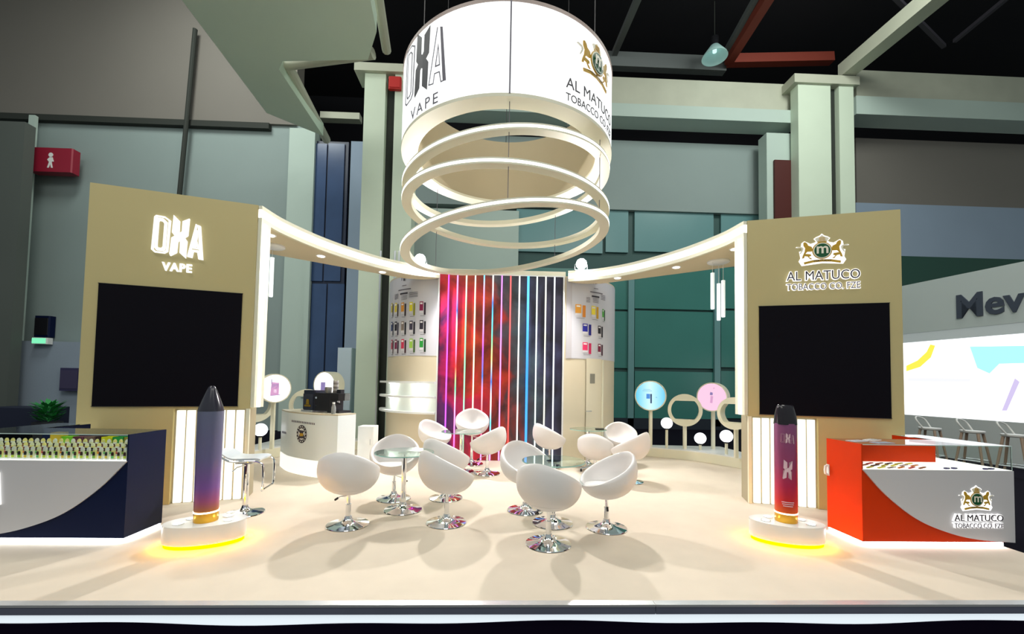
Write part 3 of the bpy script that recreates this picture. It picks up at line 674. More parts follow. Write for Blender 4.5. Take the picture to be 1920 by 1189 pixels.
# door in the curved wall
dr = thing('door_1', None, None); dr['kind'] = 'structure'
a0, _ = arc_len(1098, 760); a1, _ = arc_len(1128, 760); ztp = arc_len(1115, 672)[1]
arc_patch(MB(), 1, RC+.004, a0-.015, a1, .0, ztp, 8).build('reveal', mat('door_gap', (.40, .34, .22), .6), dr)
arc_patch(MB(), 1, RC+.012, a0, a1-.02, .01, ztp-.01, 8).build('leaf', mat('door_leaf_cream', (.76, .70, .54), .45), dr)
aw0 = arc_len(1105.5, 710)[0]; aw1 = arc_len(1114.5, 710)[0]; zw0 = arc_len(1110, 719)[1]; zw1 = arc_len(1110, 701)[1]
arc_patch(MB(), 1, RC+.016, aw0, aw1, zw0, zw1, 2).build('vision_pane', mat('smoked_pane', (.25, .24, .20), .1), dr)
hp = on_arc(1, RC+.05, arc_len(1097, 771)[0]/RC, arc_len(1097, 771)[1]); hq = on_arc(1, RC+.05, (arc_len(1097, 771)[0]+.12)/RC, hp[2]); h0 = on_arc(1, RC+.01, arc_len(1097, 771)[0]/RC, hp[2])
MB().tube([h0, hp, hq], .012, 8).build('handle', 'chrome', dr)
jx = on_arc(1, RC+.02, a1/RC, 0)
MB().tube([(jx[0], jx[1], 0), (jx[0], jx[1], ZP-.002)], .022, 8).build('door_jamb', 'cream_lt', dr)
RX = Matrix.Rotation(PI/2, 4, 'X')      # lathe axis onto -y
# floodlights on the wall top
for sg, px, py, lb in ((-1, 788, 491, 'glaring floodlight above the poster of slim devices'), (1, 1090, 496, 'glaring floodlight above the poster of stubby devices')):
    p = PY(px, py, 5.22); p.z = max(p.z, 3.935); t = thing('floodlight', lb, 'floodlight', p, 0, 'floodlights on the back wall')
    R = Matrix.Rotation(math.radians(12), 4, 'X')
    MB().box((-.07, .0, -.07), (.07, .07, .07), T=R).build('housing', 'white', t)
    MB().lathe([(0, -.004), (.106, -.004), (.108, .012), (0, .012)], 28, T=R @ RX).build('bezel', 'white', t)
    MB().lathe([(0, 0), (.103, 0), (.100, .035), (.072, .075), (0, .095)], 24, T=R @ Matrix.Rotation(PI/2, 4, 'X') @ Matrix.Translation((0, 0, .012))).build('lens', 'flood', t)  # dome widened and bulged to stand in for the lamp's glare
    MB().tube([(-.125, .02, 0), (-.125, .02, 3.82-p.z), (.125, .02, 3.82-p.z), (.125, .02, 0)], .008, 8).build('bracket', 'steel', t)
    l = bpy.data.lights.new('flood_lamp', 'SPOT'); l.energy = 560; l.spot_size = 2.5; l.spot_blend = .5; l.color = (1, .97, .93); l.shadow_soft_size = .09
    lo = bpy.data.objects.new('flood_lamp', l); COL.objects.link(lo); lo.location = (p.x, p.y-.12, p.z-.02)
    lo.rotation_euler = (Vector((sg*-.2, 1.2, 0))-lo.location).to_track_quat('-Z', 'Y').to_euler()

# ================================================================== LOW PLINTHS WITH ROUND SIGNS
def plinth(sg, dy, label):
    f_ = [(2.9, 6.25), (3.27, 6.05), (3.62, 5.86), (3.95, 5.64), (4.20, 5.37), (4.42, 5.05), (4.56, 4.75), (4.62, 4.4)]
    f_ = [(p.x, p.y) for p in spline([(*p, 0) for p in f_], 5)]; b_ = [(5.0, 4.4), (5.0, 5.3), (4.92, 6.3), (2.9, 6.45)]
    t = thing('plinth', label, 'plinth')
    P_ = [(sg*x, y+dy) for x, y in f_+b_]
    MB().prism(P_, 0, .18, smooth=True).build('base', 'cream_lt', t); MB().prism(P_, .18, .2, smooth=True).build('top_board', 'white', t); return t
plinth(1, 0, 'low curved cream plinth under the round signs beside the lion-crest tower')
plinth(-1, .42, 'low curved cream plinth behind the coffee counter')
def disc_frame(face):
    y = -Vector((face[0], face[1], 0)).normalized(); z = Vector((0, 0, 1)); x = y.cross(z); return Matrix(((x.x, y.x, z.x, 0), (x.y, y.y, z.y, 0), (x.z, y.z, z.z, 0), (0, 0, 0, 1)))
def post_sign(bx, by, cx, cy, r, face, kind, label, depth=.16, prints=None, Y=None, z0=.2, hidden_post=False):
    b = PZ(bx, by, z0) if Y is None else Vector((PY(bx, 700, Y).x, Y, z0))
    c = PY(cx, cy, b.y); c.x = b.x + (c.x-b.x)
    R = r*(c-CAM).dot(fwd)/F
    t = thing('round_sign', label, 'sign', (b.x, b.y, z0)); o = c-Vector((b.x, b.y, z0)); T = Matrix.Translation((o.x, 0, o.z)) @ disc_frame(face)
    MB().box((o.x-.03, -.03+.0, 0), (o.x+.03, .03, o.z-R*.93)).build('post', 'cream_lt', t)
    if kind == 'disc':
        MB().lathe([(0, -depth/2), (R, -depth/2), (R, depth/2), (R*.93, depth/2), (R*.93, depth/2-.008), (0, depth/2-.008)], 48, T=T @ RX).build('drum', 'cream_lt', t)
        fc = MB().lathe([(0, depth/2-.006), (R*.93, depth/2-.006)], 48, T=T @ RX, cap=False).build('lit_face', prints[0], t)
        for (poly, m) in prints[1]:
            MB().sprism([(x*R, z*R) for x, z in poly], .004, T=T @ Matrix.Translation((0, -depth/2+.003, 0))).build('face_print', m, fc)
    else:
        n = 48; out = []; inn = []
        for i in range(n):
            a = 2*PI*i/n; out.append((R*math.cos(a), R*math.sin(a))); q = (.80*R*math.cos(a), max(-.58*R, min(.58*R, .80*R*math.sin(a)))); inn.append(q)
        mb = MB(); ring_poly(mb, out, inn, depth, T @ Matrix.Translation((0, depth/2, 0))); mb.build('ring_frame', 'cream_lt', t)
    return t
face_blue = ramp_mat('blue_print_lit', 0, -.3, .3, [(0, (.10, .60, .85)), (.45, (.62, .95, 1)), (1, (.05, .55, .85))], emit=.85)
face_pink = emis('pink_lit_face', (1, .60, .78), .85); face_white = emis('white_lit_face', (1, .97, 1), 1.2)
pb = emis('blue_print', (.10, .30, .75), .8); pgd = emis('violet_print', (.28, .22, .45), .8); ppk = emis('rose_print', (.72, .38, .62), .8); pw = emis('sky_print', (.30, .60, .80), .8)
post_sign(1219, 838, 1220, 742, 28, (-.43, -.9), 'disc', 'round sign glowing blue on a thin post', prints=(face_blue, [([(-.25, -.2), (-.02, -.2), (-.02, .12), (-.25, .12)], pb), ([(.0, -.5), (.10, -.5), (.10, .12), (.0, .12)], pcol((60, 90, 150))), ([(-.5, .3), (.1, .3), (.1, .34), (-.5, .34)], pw), ([(-.45, .4), (.0, .4), (.0, .43), (-.45, .43)], pw), ([(.3, -.1), (.45, -.15), (.4, -.05)], pw)]))
post_sign(1284, 842, 1284, 769, 30, (-.38, -.92), 'ring', 'cream open ring stand with a framed window, between blue and pink signs')
post_sign(1341, 842, 1337, 744.5, 27, (-.68, -.73), 'disc', 'round sign glowing pink, a thick cream drum on a post', depth=.22, prints=(face_pink, [([(-.12, .15), (.06, .12), (.08, .3), (-.08, .35)], pgd), ([(-.1, -.4), (.05, -.42), (.1, .05), (-.06, .1)], ppk), ([(.1, .55), (.2, .6), (.15, .68)], ppk)]))
post_sign(1382, 859, 1380, 775, 30, (-.75, -.66), 'ring', 'cream open ring stand tucked behind the lit canopy jamb', depth=.24)
post_sign(508, 842, 514, 728, 27, (.62, -.78), 'disc', 'round white glowing sign with a device print, by the coffee counter', depth=.22, prints=(face_white, [([(-.3, -.5), (.22, -.45), (.22, .38), (-.25, .42)], ppk), ([(-.25, .0), (.2, .0), (.2, .3), (-.2, .3)], pcol((205, 195, 235))), ([(-.1, -.3), (.08, -.3), (.08, -.08), (-.1, -.08)], face_white), ([(-.3, -.52), (.3, -.46), (.3, -.42), (-.3, -.46)], pgd), ([(-.26, .3), (-.2, .3), (-.22, .62), (-.26, .62)], pgd)]))
post_sign(478, 836, 476, 758, 33, (.62, -.78), 'ring', 'cream open ring stand half hidden by the block-letter tower', depth=.26)
post_sign(577, 826, 576, 760, 30, (.3, -.95), 'ring', 'cream open ring stand showing above the espresso machine', depth=.16, Y=5.9)
post_sign(620, 826, 617, 722, 25, (-.35, -.93), 'disc', 'round white glowing sign on a deep cream drum behind the espresso machine', depth=.30, Y=6.5, prints=(face_white, [([(-.3, -.5), (.1, -.5), (.1, .2), (-.3, .2)], pgd)]))
def globe(bx, by, cx, cy, r, label):
    b = PZ(bx, by, .2); c = PY(cx, cy, b.y); R = r*(c-CAM).dot(fwd)/F
    t = thing('globe_lamp', label, 'lamp', (b.x, b.y, .2), 0, 'opal globe lamps on the plinths'); h = c.z-.2
    MB().lathe([(0, 0), (.028, 0), (.028, h-R*1.05), (0, h-R*1.05)], 16).build('post', 'cream_lt', t)
    MB().lathe([(0, h-R*1.15), (.045, h-R*1.15), (.05, h-R*.85), (0, h-R*.85)], 16).build('socket', 'black', t)
    MB().lathe([(R*1.0*math.sin(PI*i/14), h-R*math.cos(PI*i/14)) for i in range(15)], 28).build('globe', 'globe', t)
globe(1250, 840, 1250, 793.5, 10.5, 'tallest opal globe lamp, between the blue sign and a ring stand'); globe(1313, 843.5, 1313, 822, 10.5, 'short opal globe lamp beside the pink sign post')
globe(1362, 852, 1362, 818, 11.5, 'opal globe lamp between the pink sign post and a ring stand'); globe(1410, 858, 1409, 819, 11, 'opal globe lamp peeping past the lion-crest tower'); globe(487, 843, 486, 806, 12, 'opal globe lamp beside the block-letter tower')

# ================================================================== COFFEE COUNTER
ct = thing('coffee_counter', 'white curved coffee counter with a round badge on its front', 'counter')
fr = [(-3.93, 4.66), (-3.62, 4.26), (-3.30, 4.00), (-2.95, 3.80), (-2.58, 3.70)]
fr = [(p.x, p.y) for p in spline([(*p, 0) for p in fr], 6)]; bkc = [(-2.42, 4.05), (-2.75, 4.16), (-3.2, 4.42), (-3.70, 4.90)]
MB().prism(fr+bkc, .26, .98, smooth=True).build('body', mat('counter_white', (.80, .87, .90), .35), ct)
MB().prism(fr+bkc, .0, .26, smooth=True).build('lit_base', mat('lit_acrylic', (.9, .93, .9), .4, emit=.55, emcol=(1, 1, .93)), ct)
MB().prism([(x, y) for x, y in fr+bkc], .98, 1.0, smooth=True).build('worktop', mat('beige_worktop', (.55, .5, .38), .3), ct)
def on_front(px, py, out=.004):
    """point on the counter front (nearest segment under the pixel)"""
    d = ray(px, py); best = None
    for (x0, y0), (x1, y1) in zip(fr, fr[1:]):
        ex, ey = x1-x0, y1-y0; den = d.x*ey-d.y*ex
        if abs(den) < 1e-9: continue
        t = ((x0-CAM.x)*ey-(y0-CAM.y)*ex)/den; p = CAM+d*t; s_ = ((p.x-x0)*ex+(p.y-y0)*ey)/(ex*ex+ey*ey)
        if -.001 <= s_ <= 1.001: best = p + Vector((ey, -ex, 0)).normalized()*out
    return best
def front_poly(pts, m, name, out=.004):
    vs = [on_front(x, y, out) for x, y in pts]
    if all(v is not None for v in vs): MB().add([tuple(v) for v in vs], [tuple(range(len(vs)))]).build(name, m, ct)
def ell(cx, cy, rx, ry, n=24): return [(cx+rx*math.cos(2*PI*i/n), cy+ry*math.sin(2*PI*i/n)) for i in range(n)]
front_poly(ell(566, 814, 9.5, 17), 'ink', 'badge'); front_poly(ell(566, 814, 6.2, 11), 'white', 'badge', .006); front_poly([(560, 806), (572, 808), (569, 812), (573, 822), (560, 822), (563, 812)], 'ink', 'badge', .008); front_poly([(563, 812), (570, 813), (569, 818), (563, 818)], 'gold', 'badge', .010)
for k in range(14):
    a = 2*PI*k/14; front_poly([(566+8*math.cos(a)-.8, 814+14*math.sin(a)-1.1), (566+8*math.cos(a)+.8, 814+14*math.sin(a)-1.1), (566+8*math.cos(a)+.8, 814+14*math.sin(a)+1.1), (566+8*math.cos(a)-.8, 814+14*math.sin(a)+1.1)], 'white', 'badge_letter', .008)
for k in range(14): front_poly([(547.5+k*3.15, 787.5+k*.43), (549.5+k*3.15, 787.8+k*.43), (549.5+k*3.15, 791.5+k*.43), (547.5+k*3.15, 791.2+k*.43)], 'inkgrey', 'letter', .004)
front_poly([(526.5, 786), (530, 787), (529.5, 793), (526, 792)], 'gold', 'sticker'); front_poly([(529, 808), (537, 810), (537, 814), (529, 812)], 'inkgrey', 'sticker')
# espresso machine
def cframe(px, py, z=1.0, rz=0): p = PZ(px, py, z); return p
pm = Vector((-2.98, 4.22, 1.0)); em = thing('espresso_machine', 'black espresso machine with a gold emblem on the coffee counter', 'coffee machine', pm, math.radians(-24))
MB().cbox((-.42, -.10, .02), (-.16, .16, .36), .02).build('left_housing', mat('navy_enamel', (.012, .016, .035), .3), em)
MB().cbox((-.40, -.115, .04), (-.18, -.10, .30), .004).build('front_plate', mat('dark_plate', (.03, .035, .06), .25), em)
MB().sprism([(-.33, .12), (-.25, .12), (-.26, .155), (-.255, .16), (-.265, .21), (-.315, .21), (-.325, .16), (-.32, .155)], .006, T=Matrix.Translation((0, -.115, 0))).build('emblem', 'goldmetal', em)
MB().box((-.36, -.121, .085), (-.22, -.115, .115)).build('emblem', 'goldmetal', em)
MB().cbox((-.42, -.14, 0), (-.16, .16, .03), .01).build('drip_tray', 'steel', em)
MB().cbox((-.15, -.12, .02), (.22, .18, .32), .02).build('main_body', 'black', em)
MB().prism([(.1, -.12), (.36, -.10), (.40, .0), (.36, .16), (.1, .18)], .20, .32).build('group_head', 'black', em)
MB().tube([(.30, -.04, .22), (.30, -.04, .15)], .025, 12).build('spout', 'chrome', em); MB().tube([(.28, -.08, .165), (.44, -.12, .15)], .014, 8).build('portafilter_handle', 'black', em)
MB().cbox((.14, -.12, 0), (.40, .16, .035), .01).build('drip_tray', 'black', em)
for z in (.10, .24): MB().lathe([(0, 0), (.018, 0), (.018, .012), (0, .012)], 14, T=Matrix.Translation((-.09, -.12, z)) @ RX).build('knob', 'chrome', em)
MB().lathe([(0, 0), (.055, 0), (.06, .08), (.05, .10), (0, .10)], 20).build('cup_jar', mat('pewter', (.30, .29, .28), .4, metal=.6), em, loc=(.02, .02, .32))
for k in range(6): MB().lathe([(0, 0), (.038, 0), (.046, .038), (.046, .042), (0, .042)], 18).build('stacked_cup', mat('cup_grey', (.22+.25*(k % 2), .2+.25*(k % 2), .2+.25*(k % 2)), .5), em, loc=(.16, .04, .32+k*.034))
MB().cbox((.22, .0, .32), (.30, .1, .38), .01).build('hopper', 'black', em)
bt = thing('bottle', 'small clear bottle standing on the coffee counter edge', 'bottle', (-2.70, 3.82, 1.0))
MB().lathe([(0, 0), (.032, 0), (.034, .01), (.034, .11), (.02, .145), (.018, .16), (0, .16)], 20).build('body', mat('bottle_grey', (.5, .52, .53), .15, trans=.5), bt); MB().lathe([(0, .16), (.02, .16), (.02, .185), (0, .185)], 16).build('cap', 'white', bt)
cb = thing('side_cabinet', 'low white cabinet standing behind the coffee counter', 'cabinet', (-2.42, 4.75, 0))
MB().cbox((-.14, -.15, .0), (.14, .15, .72), .008).build('body', 'white', cb); MB().box((-.13, -.158, .05), (.13, -.15, .68)).build('door', 'white', cb); MB().box((.08, -.17, .40), (.09, -.158, .5)).build('handle', 'steel', cb)
tc_ = thing('storage_cabinet', 'tall white cabinet against the blue glazed doorway', 'cabinet', (PY(645, 700, 8.6).x, 8.6, HF))
hgt = PY(645, 652, 8.6).z-HF
MB().cbox((-.19, 0, 0), (.19, .4, hgt), .01).build('body', mat('bluish_white', (.55, .66, .74), .5), tc_); MB().box((-.18, -.012, .05), (.18, 0, hgt-.03)).build('door', bpy.data.materials['bluish_white'], tc_)
tr = thing('waste_bin', 'small grey open-top bin beside the white cabinet', 'bin', (-2.72, 5.72, 0))
MB().lathe([(0, 0), (.12, 0), (.15, .36), (.142, .36), (.115, .01), (0, .01)], 24).build('bucket', mat('bin_grey', (.45, .5, .52), .4), tr)
MB().tube([(.15, 0, .34), (.13, -.05, .46), (.0, -.06, .50), (-.13, -.05, .46), (-.15, 0, .34)], .008, 8).build('handle', 'steel', tr)

# ================================================================== CHAIRS AND TABLES
def shell_mesh(dz=0.):
    n = 44; m = 13; zc = .57; zbot = .315
    def rim(phi): return .635-.165*math.sin(phi)
    def rad(z):
        if z <= zc: u = min(1, (zc-z)/(zc-zbot)); return (1-u**2.05)**(1/2.05)
        return math.sqrt(max(0, 1-((z-zc)/.37)**2))
    vs = []; fs = []
    def ringp(inset, ztopoff, zb2):
        rings = []
        for k in range(m):
            s_ = k/(m-1); row = []
            for i in range(n):
                ph = 2*PI*i/n; zr = rim(ph)+ztopoff; z = zb2+(zr-zb2)*(math.sin(s_*PI/2)**1.15 if False else s_**1.35)
                r_ = max(.0, rad(max(z-(zb2-zbot)*(1-s_), zbot+.0002)))
                x = (.318-inset)*r_*math.cos(ph); y = (.305-inset)*r_*math.sin(ph)-.16*(z-.50)
                row.append((x, y, z+dz))
            rings.append(row)
        return rings
    outer = ringp(0, 0, zbot); inner = ringp(.045, -.004, zbot+.06)
    midr = [tuple((a+b)/2 for a, b in zip(p, q)) for p, q in zip(outer[-1], inner[-1])]; midr = [(x, y, z+.014) for x, y, z in midr]
    rows = outer+[midr]+inner[::-1]
    for r_ in rows: vs += r_
    for k in range(len(rows)-1):
        for i in range(n):
            j = (i+1) % n; fs.append((k*n+i, k*n+j, (k+1)*n+j, (k+1)*n+i))
    fs.append(tuple(range(n-1, -1, -1))); fs.append(tuple((len(rows)-1)*n+i for i in range(n)))
    return vs, fs
TRUMP = [(0, 0), (.215, 0), (.222, .004), (.218, .010), (.16, .020), (.10, .032), (.06, .048), (.042, .07), (.034, .095), (0, .095)]
def chair_proto(lift=0., star=False):
    t = thing('tub_chair', 'x', 'chair')
    v, f = shell_mesh(lift); mb = MB(); mb.add(v, f, True); mb.build('tub_shell', 'leather', t, ang=1.2)
    MB().lathe([(0, .375), (.20, .38), (.235, .40), (.245, .43), (.235, .455), (.19, .470), (0, .475)], 32, T=Matrix.Translation((0, .015, lift))).build('seat_cushion', 'leather', t)
    if not star:
        MB().lathe([(0, .08), (.027, .08), (.027, .21+lift*.8), (.029, .212+lift*.8), (.029, .222+lift*.8), (0, .222+lift*.8)], 18).build('gas_lift', 'chrome', t)
        MB().lathe([(0, .2), (.018, .2), (.018, .325+lift), (0, .325+lift)], 14).build('piston', 'chrome', t)
        MB().lathe(TRUMP, 40).build('trumpet_base', 'chrome', t)
        lv = MB().tube([(-.02, .02, .30+lift), (-.10, .05, .285+lift), (-.15, .07, .255+lift)], .006, 8).build('lever', 'chrome', t)
        MB().tube([(-.14, .066, .262+lift), (-.175, .08, .238+lift)], .012, 8).build('grip', 'black', lv)
    else:
        MB().lathe([(0, .05), (.028, .05), (.028, .33+lift), (0, .33+lift)], 16).build('column', 'chrome', t)
        for k in range(4):
            a = k*PI/2+.5; c, s_ = math.cos(a), math.sin(a)
            MB().tube([(0, 0, .10), (.13*c, .13*s_, .075), (.27*c, .27*s_, .045)], [.026, .020, .013], 8).build('star_leg', 'chrome', t)
            MB().lathe([(0, 0), (.018, 0), (.018, .045), (0, .045)], 12).build('glide', 'black', t, loc=(.255*c, .255*s_, 0))
    return t
def facing(dx, dy): return math.atan2(-dx, dy)
G = 'white tub chairs round the glass tables'
A_ = chair_proto()
CH = [((652, 984), (.02, 1), 'white tub chair with its back to the platform edge, nearest the coffee counter'),
      ((738, 935), (.12, -1), 'white tub chair facing the platform edge behind the table near the coffee counter'),
      ((837, 980), (.80, .60), 'white tub chair turned away from the table near the coffee counter'),
      ((836, 934), (.62, .78), 'white tub chair with another tub chair close in front, near the coffee counter table'),
      ((815, 869), (.80, -.60), 'white tub chair showing its inside, standing just under the lit wall shelves'),
      ((913, 888), (-.82, .57), 'white tub chair seen side-on in front of the red half of the smoke artwork'),
      ((1030, 875), (.88, .47), 'white tub chair seen side-on in front of the dark half of the smoke artwork'),
      ((985, 957), (.45, -.89), 'white tub chair behind the glass table that mirrors the light tubes'),
      ((1028, 1020), (.5, .87), 'white tub chair nearest the platform edge, its back to it, at the mirroring glass table'),
      ((1137, 990), (-.97, -.22), 'white tub chair showing its inside, turned to the mirroring glass table'),
      ((1180, 903), (-.72, .69), 'white tub chair with its back to the lion-crest tower, at the table by the door'),
      ((1163, 873), (-.15, -1), 'white tub chair facing the platform edge beside the table by the door')]
for i, (b, d, lb) in enumerate(CH):
    p = PZ(*b)
    if i == 0: A_.location = p; A_.rotation_euler = (0, 0, facing(*d)); A_['label'] = lb; A_['group'] = G
    else: dup(A_, p, facing(*d), lb, G)
B_ = chair_proto(.22); B_['label'] = 'white tub chair raised high on its pole, facing out from the smoke artwork'; B_['group'] = G; B_.location = PZ(884, 870); B_.rotation_euler = (0, 0, facing(.1, -1))
C_ = chair_proto(-.12, True); C_['label'] = 'low white tub chair on a four-arm star base, at the table by the door'; C_['group'] = G; C_.location = PZ(1116, 884); C_.rotation_euler = (0, 0, facing(.45, .9))
def table(x, y, label, proto=[None]):
    if proto[0] is None:
        t = thing('glass_table', label, 'table', (x, y, 0), 0, 'round glass bistro tables'); proto[0] = t
        g_ = MB().lathe([(0, .678), (.346, .678), (.348, .681), (.348, .687), (.346, .69), (0, .69)], 56).build('glass_top', 'table_glass', t)
        MB().lathe([(.348, .6785), (.3495, .6785), (.3495, .6895), (.348, .6895), (.348, .6785)], 56, cap=False).build('glass_rim', 'glass_edge', g_)
        MB().lathe([(0, .66), (.075, .66), (.08, .6775), (0, .6775)], 28).build('hub_plate', 'chrome', t)
        MB().lathe([(0, .08), (.031, .08), (.031, .66), (0, .66)], 24).build('pole', 'chrome', t)
        MB().lathe([(r*1.02, z) for r, z in TRUMP], 40).build('trumpet_base', 'chrome', t)
        return t
    return dup(proto[0], (x, y, 0), 0, label)
p = PZ(758, 957); table(p.x-.02, p.y+.02, 'round glass table near the coffee counter, two tub chairs close by')
p = PZ(1036, 981); table(p.x, p.y, 'round glass table mirroring the coloured light tubes')
p = PZ(1104, 805, .69); p.y += .06; table(p.x, p.y, 'round glass table by the door in the back wall'); q = PZ(864, 884); table(q.x, q.y, 'round glass table in front of the red half of the smoke artwork')
pg = PZ(1131, 807, .752)
MB().cbox((-.08, -.06, 0), (.08, .06, .015), .02).build('ashtray', 'black', None, 'small dark tray on the glass table by the door', 'tray', loc=(p.x+.22, p.y-.02, .6905))
# bar stool
bs = thing('bar_stool', 'chrome bar stool with a hanging foot loop beside the lit slats', 'stool', PZ(459, 962), math.radians(8))
MB().lathe([(r*.92, z) for r, z in TRUMP], 40).build('trumpet_base', 'chrome', bs)
MB().lathe([(0, .08), (.03, .08), (.028, .58), (0, .58)], 20).build('pole', 'chrome', bs)
sz = .615
fr_l = []
for sgn in (-1, 1):
    MB().tube(spline([(-.30, sgn*.14, sz+.095), (-.24, sgn*.17, sz+.085), (-.16, sgn*.175, sz+.03), (-.08, sgn*.175, sz), (.12, sgn*.175, sz+.005), (.21, sgn*.17, sz-.02), (.235, sgn*.165, sz-.08), (.235, sgn*.16, sz-.30), (.22, sgn*.14, sz-.33)], 5), .012, 10).build('side_rail', 'chrome', bs)
MB().tube([(.22, -.14, sz-.33), (.22, .14, sz-.33)], .012, 10).build('foot_bar', 'chrome', bs)
MB().tube([(-.30, -.14, sz+.095), (-.30, .14, sz+.095)], .012, 10).build('back_bar', 'chrome', bs)
mb = MB(); prof = spline([(-.27, 0, sz+.10), (-.2, 0, sz+.075), (-.13, 0, sz+.03), (-.05, 0, sz+.015), (.14, 0, sz+.02), (.2, 0, sz+.008)], 4)
mb.prism([(p.x, p.z) for p in prof]+[(p.x, p.z+.016) for p in prof[::-1]], -.165, .165, T=Matrix(((1, 0, 0, 0), (0, 0, 1, 0), (0, 1, 0, 0), (0, 0, 0, 1)))); mb.build('seat', mat('stool_seat', (.62, .68, .72), .25), bs)
MB().tube([(0, -.02, .55), (-.06, -.10, .54), (-.09, -.14, .50)], .007, 8).build('lever', 'chrome', bs); MB().cbox((-.09, -.09, .575), (.09, .09, .612), .01).build('seat_plate', 'steel', bs)

# ================================================================== L-SHAPED GLASS COUNTERS
XI, XO, YF, YB, XR, YE = 3.53, 5.09, 1.08, 1.52, 4.74, 2.0
ZD, ZG = .755, 1.0
CURVE = [(3.535, .75), (3.77, .50), (4.07, .275), (4.38, .145), (4.69, .075), (5.085, .045)]
def vitrine(sg, label, body, gold=None):
    t = thing('vitrine_counter', label, 'counter')
    X = lambda a: sg*a
    def bx(a, b, name, m, par=t): return MB().box((X(a[0]), a[1], a[2]), (X(b[0]), b[1], b[2])).build(name, m, par)
    # carcass: front run and return
    MB().prism([(X(x), y) for x, y in ((XI, YF), (XO, YF), (XO, YE), (XR, YE), (XR, YB), (XI, YB))], .045, ZD-.012).build('carcass', body, t)
    bx((XI, YF, ZD-.012), (XI+.014, YB, ZG), 'end_panel', body)
    bx((XI+.014, YB-.014, ZD-.012), (XR, YB, ZG-.008), 'back_panel', body); bx((XR, YB-.014, ZD-.012), (XR+.014, YE, ZG-.008), 'back_panel', body)
    MB().prism([(X(x), y) for x, y in ((XI+.014, YF), (XO, YF), (XO, YE), (XR+.014, YE), (XR+.014, YB-.014), (XI+.014, YB-.014))], ZD-.012, ZD).build('deck', mat('lit_deck', (.9, .9, .88), .5, emit=.7, emcol=(1, .98, .88)), t)
    pts = spline([(*p, 0) for p in CURVE], 6)
    MB().sprism([(X(p.x), p.y) for p in pts]+[(X(XO), ZD-.002), (X(XI+.004), ZD-.002)], .014, T=Matrix.Translation((0, YF, 0))).build('front_panel', 'grey_panel', t)
    bx((XI+.014, YF, ZD), (XO, YF+.006, ZG-.008), 'front_glass', 'glass'); bx((XO-.006, YF+.006, ZD), (XO, YE, ZG-.008), 'side_glass', 'glass')
    MB().prism([(X(x), y) for x, y in ((XI+.014, YF), (XO, YF), (XO, YE), (XR, YE), (XR, YB), (XI+.014, YB))], ZG-.008, ZG).build('glass_top', 'glass', t)
    for (a, b) in (((XI+.014, YF-.002, ZG-.008), (XO, YF, ZG)), ((XO, YF, ZG-.008), (XO+.002, YE, ZG)), ((XO-.004, YF-.002, ZD), (XO+.002, YF, ZG-.008))): bx(a, b, 'glass_edge', mat('pale_glass_edge', (.55, .72, .68), .2))
    bx((XI+.03, YF+.03, 0), (XO-.12, YF+.05, .045), 'plinth', 'white')
    bx((XI+.03, YF+.01, .008), (XO-.10, YF+.03, .036), 'led_strip', 'led_cool'); bx((XI+.012, YF+.03, .008), (XI+.03, YB, .036), 'led_strip', 'led_cool'); bx((XI+.03, YF+.05, 0), (XI+.05, YB, .045), 'plinth', 'white')
    return t
vL = vitrine(-1, 'navy L-shaped glass counter filled with upright devices', 'navy'); vR = vitrine(1, 'orange-red L-shaped glass counter with a lion crest', 'red')
T0 = Matrix.Translation((0, YF-.014, 0))
def fz(px, py): p = PY(px, py, YF-.014); return p.x, p.z
cx, cz = fz(1830, 936); wl_ = fz(1798, 936)[0]; wr_ = fz(1862, 936)[0]
company_sign('crest_sign', 'small lit lion crest with company lettering on the red counter', T0, cx, cz, (wr_-wl_)*1.04, fz(1785, 970)[0], fz(1876, 970)[0], fz(1830, 976)[1], fz(1830, 964)[1], fz(1830, 989)[1], fz(1830, 980)[1])
s = thing('letter_sign', 'lit block letter at the cut-off end of the navy counter front', 'sign'); s.matrix_world = T0.copy()
xa, za = fz(3, 946)
v, f = letter_A(False); MB().add([(x*.36+xa-.385, y*.6-.001, z*.36+za) for x, y, z in v], f).build('letter_a', 'sign_white', s)
v, f = letter_X(); MB().add([(x*.36+xa-.385, y*.6-.001, z*.36+za) for x, y, z in v], f).build('letter_x', 'sign_white', s)
# upright devices in the navy counter
tips = [(60, 25, 20), (90, 30, 30), (30, 25, 35), (45, 40, 45), (120, 60, 40)]; acc = [(200, 220, 60), (220, 90, 90), (130, 190, 70), (230, 200, 70), (240, 150, 60), (110, 200, 120)]
bodym = [mat('device_cream', (.86, .86, .60), .4), mat('device_white', (.88, .88, .82), .4), mat('device_yellow', (.90, .82, .30), .4)]
def device(kind):
    t = thing('vape_device', 'x', 'vape device')
    MB().cbox((-.019, -.012, 0), (.019, .012, .012), .004).build('foot', 'white', t)
    MB().cbox((-.016, -.009, .012), (.016, .009, .088), .005).build('body', bodym[kind % 3], t)
    MB().prism([(-.016, .088), (.016, .088), (.010, .108), (0, .118), (-.010, .108)], -.008, .008, T=Matrix(((1, 0, 0, 0), (0, 0, 1, 0), (0, 1, 0, 0), (0, 0, 0, 1)))).build('mouthpiece', bodym[(kind+1) % 3], t)
    MB().prism([(-.011, .040)]+[(.011*math.cos(PI-PI*i/8), .062+.012*math.sin(PI*i/8)) for i in range(9)]+[(.011, .040)], .009, .013, T=Matrix(((1, 0, 0, 0), (0, 0, -1, 0), (0, 1, 0, 0), (0, 0, 0, 1)))).build('window', pcol(tips[kind % 5]), t)
    MB().box((-.011, -.0125, .016), (.011, -.009, .036)).build('colour_band', pcol(acc[kind % 6]), t); return t
KN = ['cream lime-banded', 'white red-banded', 'yellow green-banded', 'cream gold-banded', 'white orange-banded', 'yellow mint-banded']
protos = [device(k) for k in range(6)]; used = set()
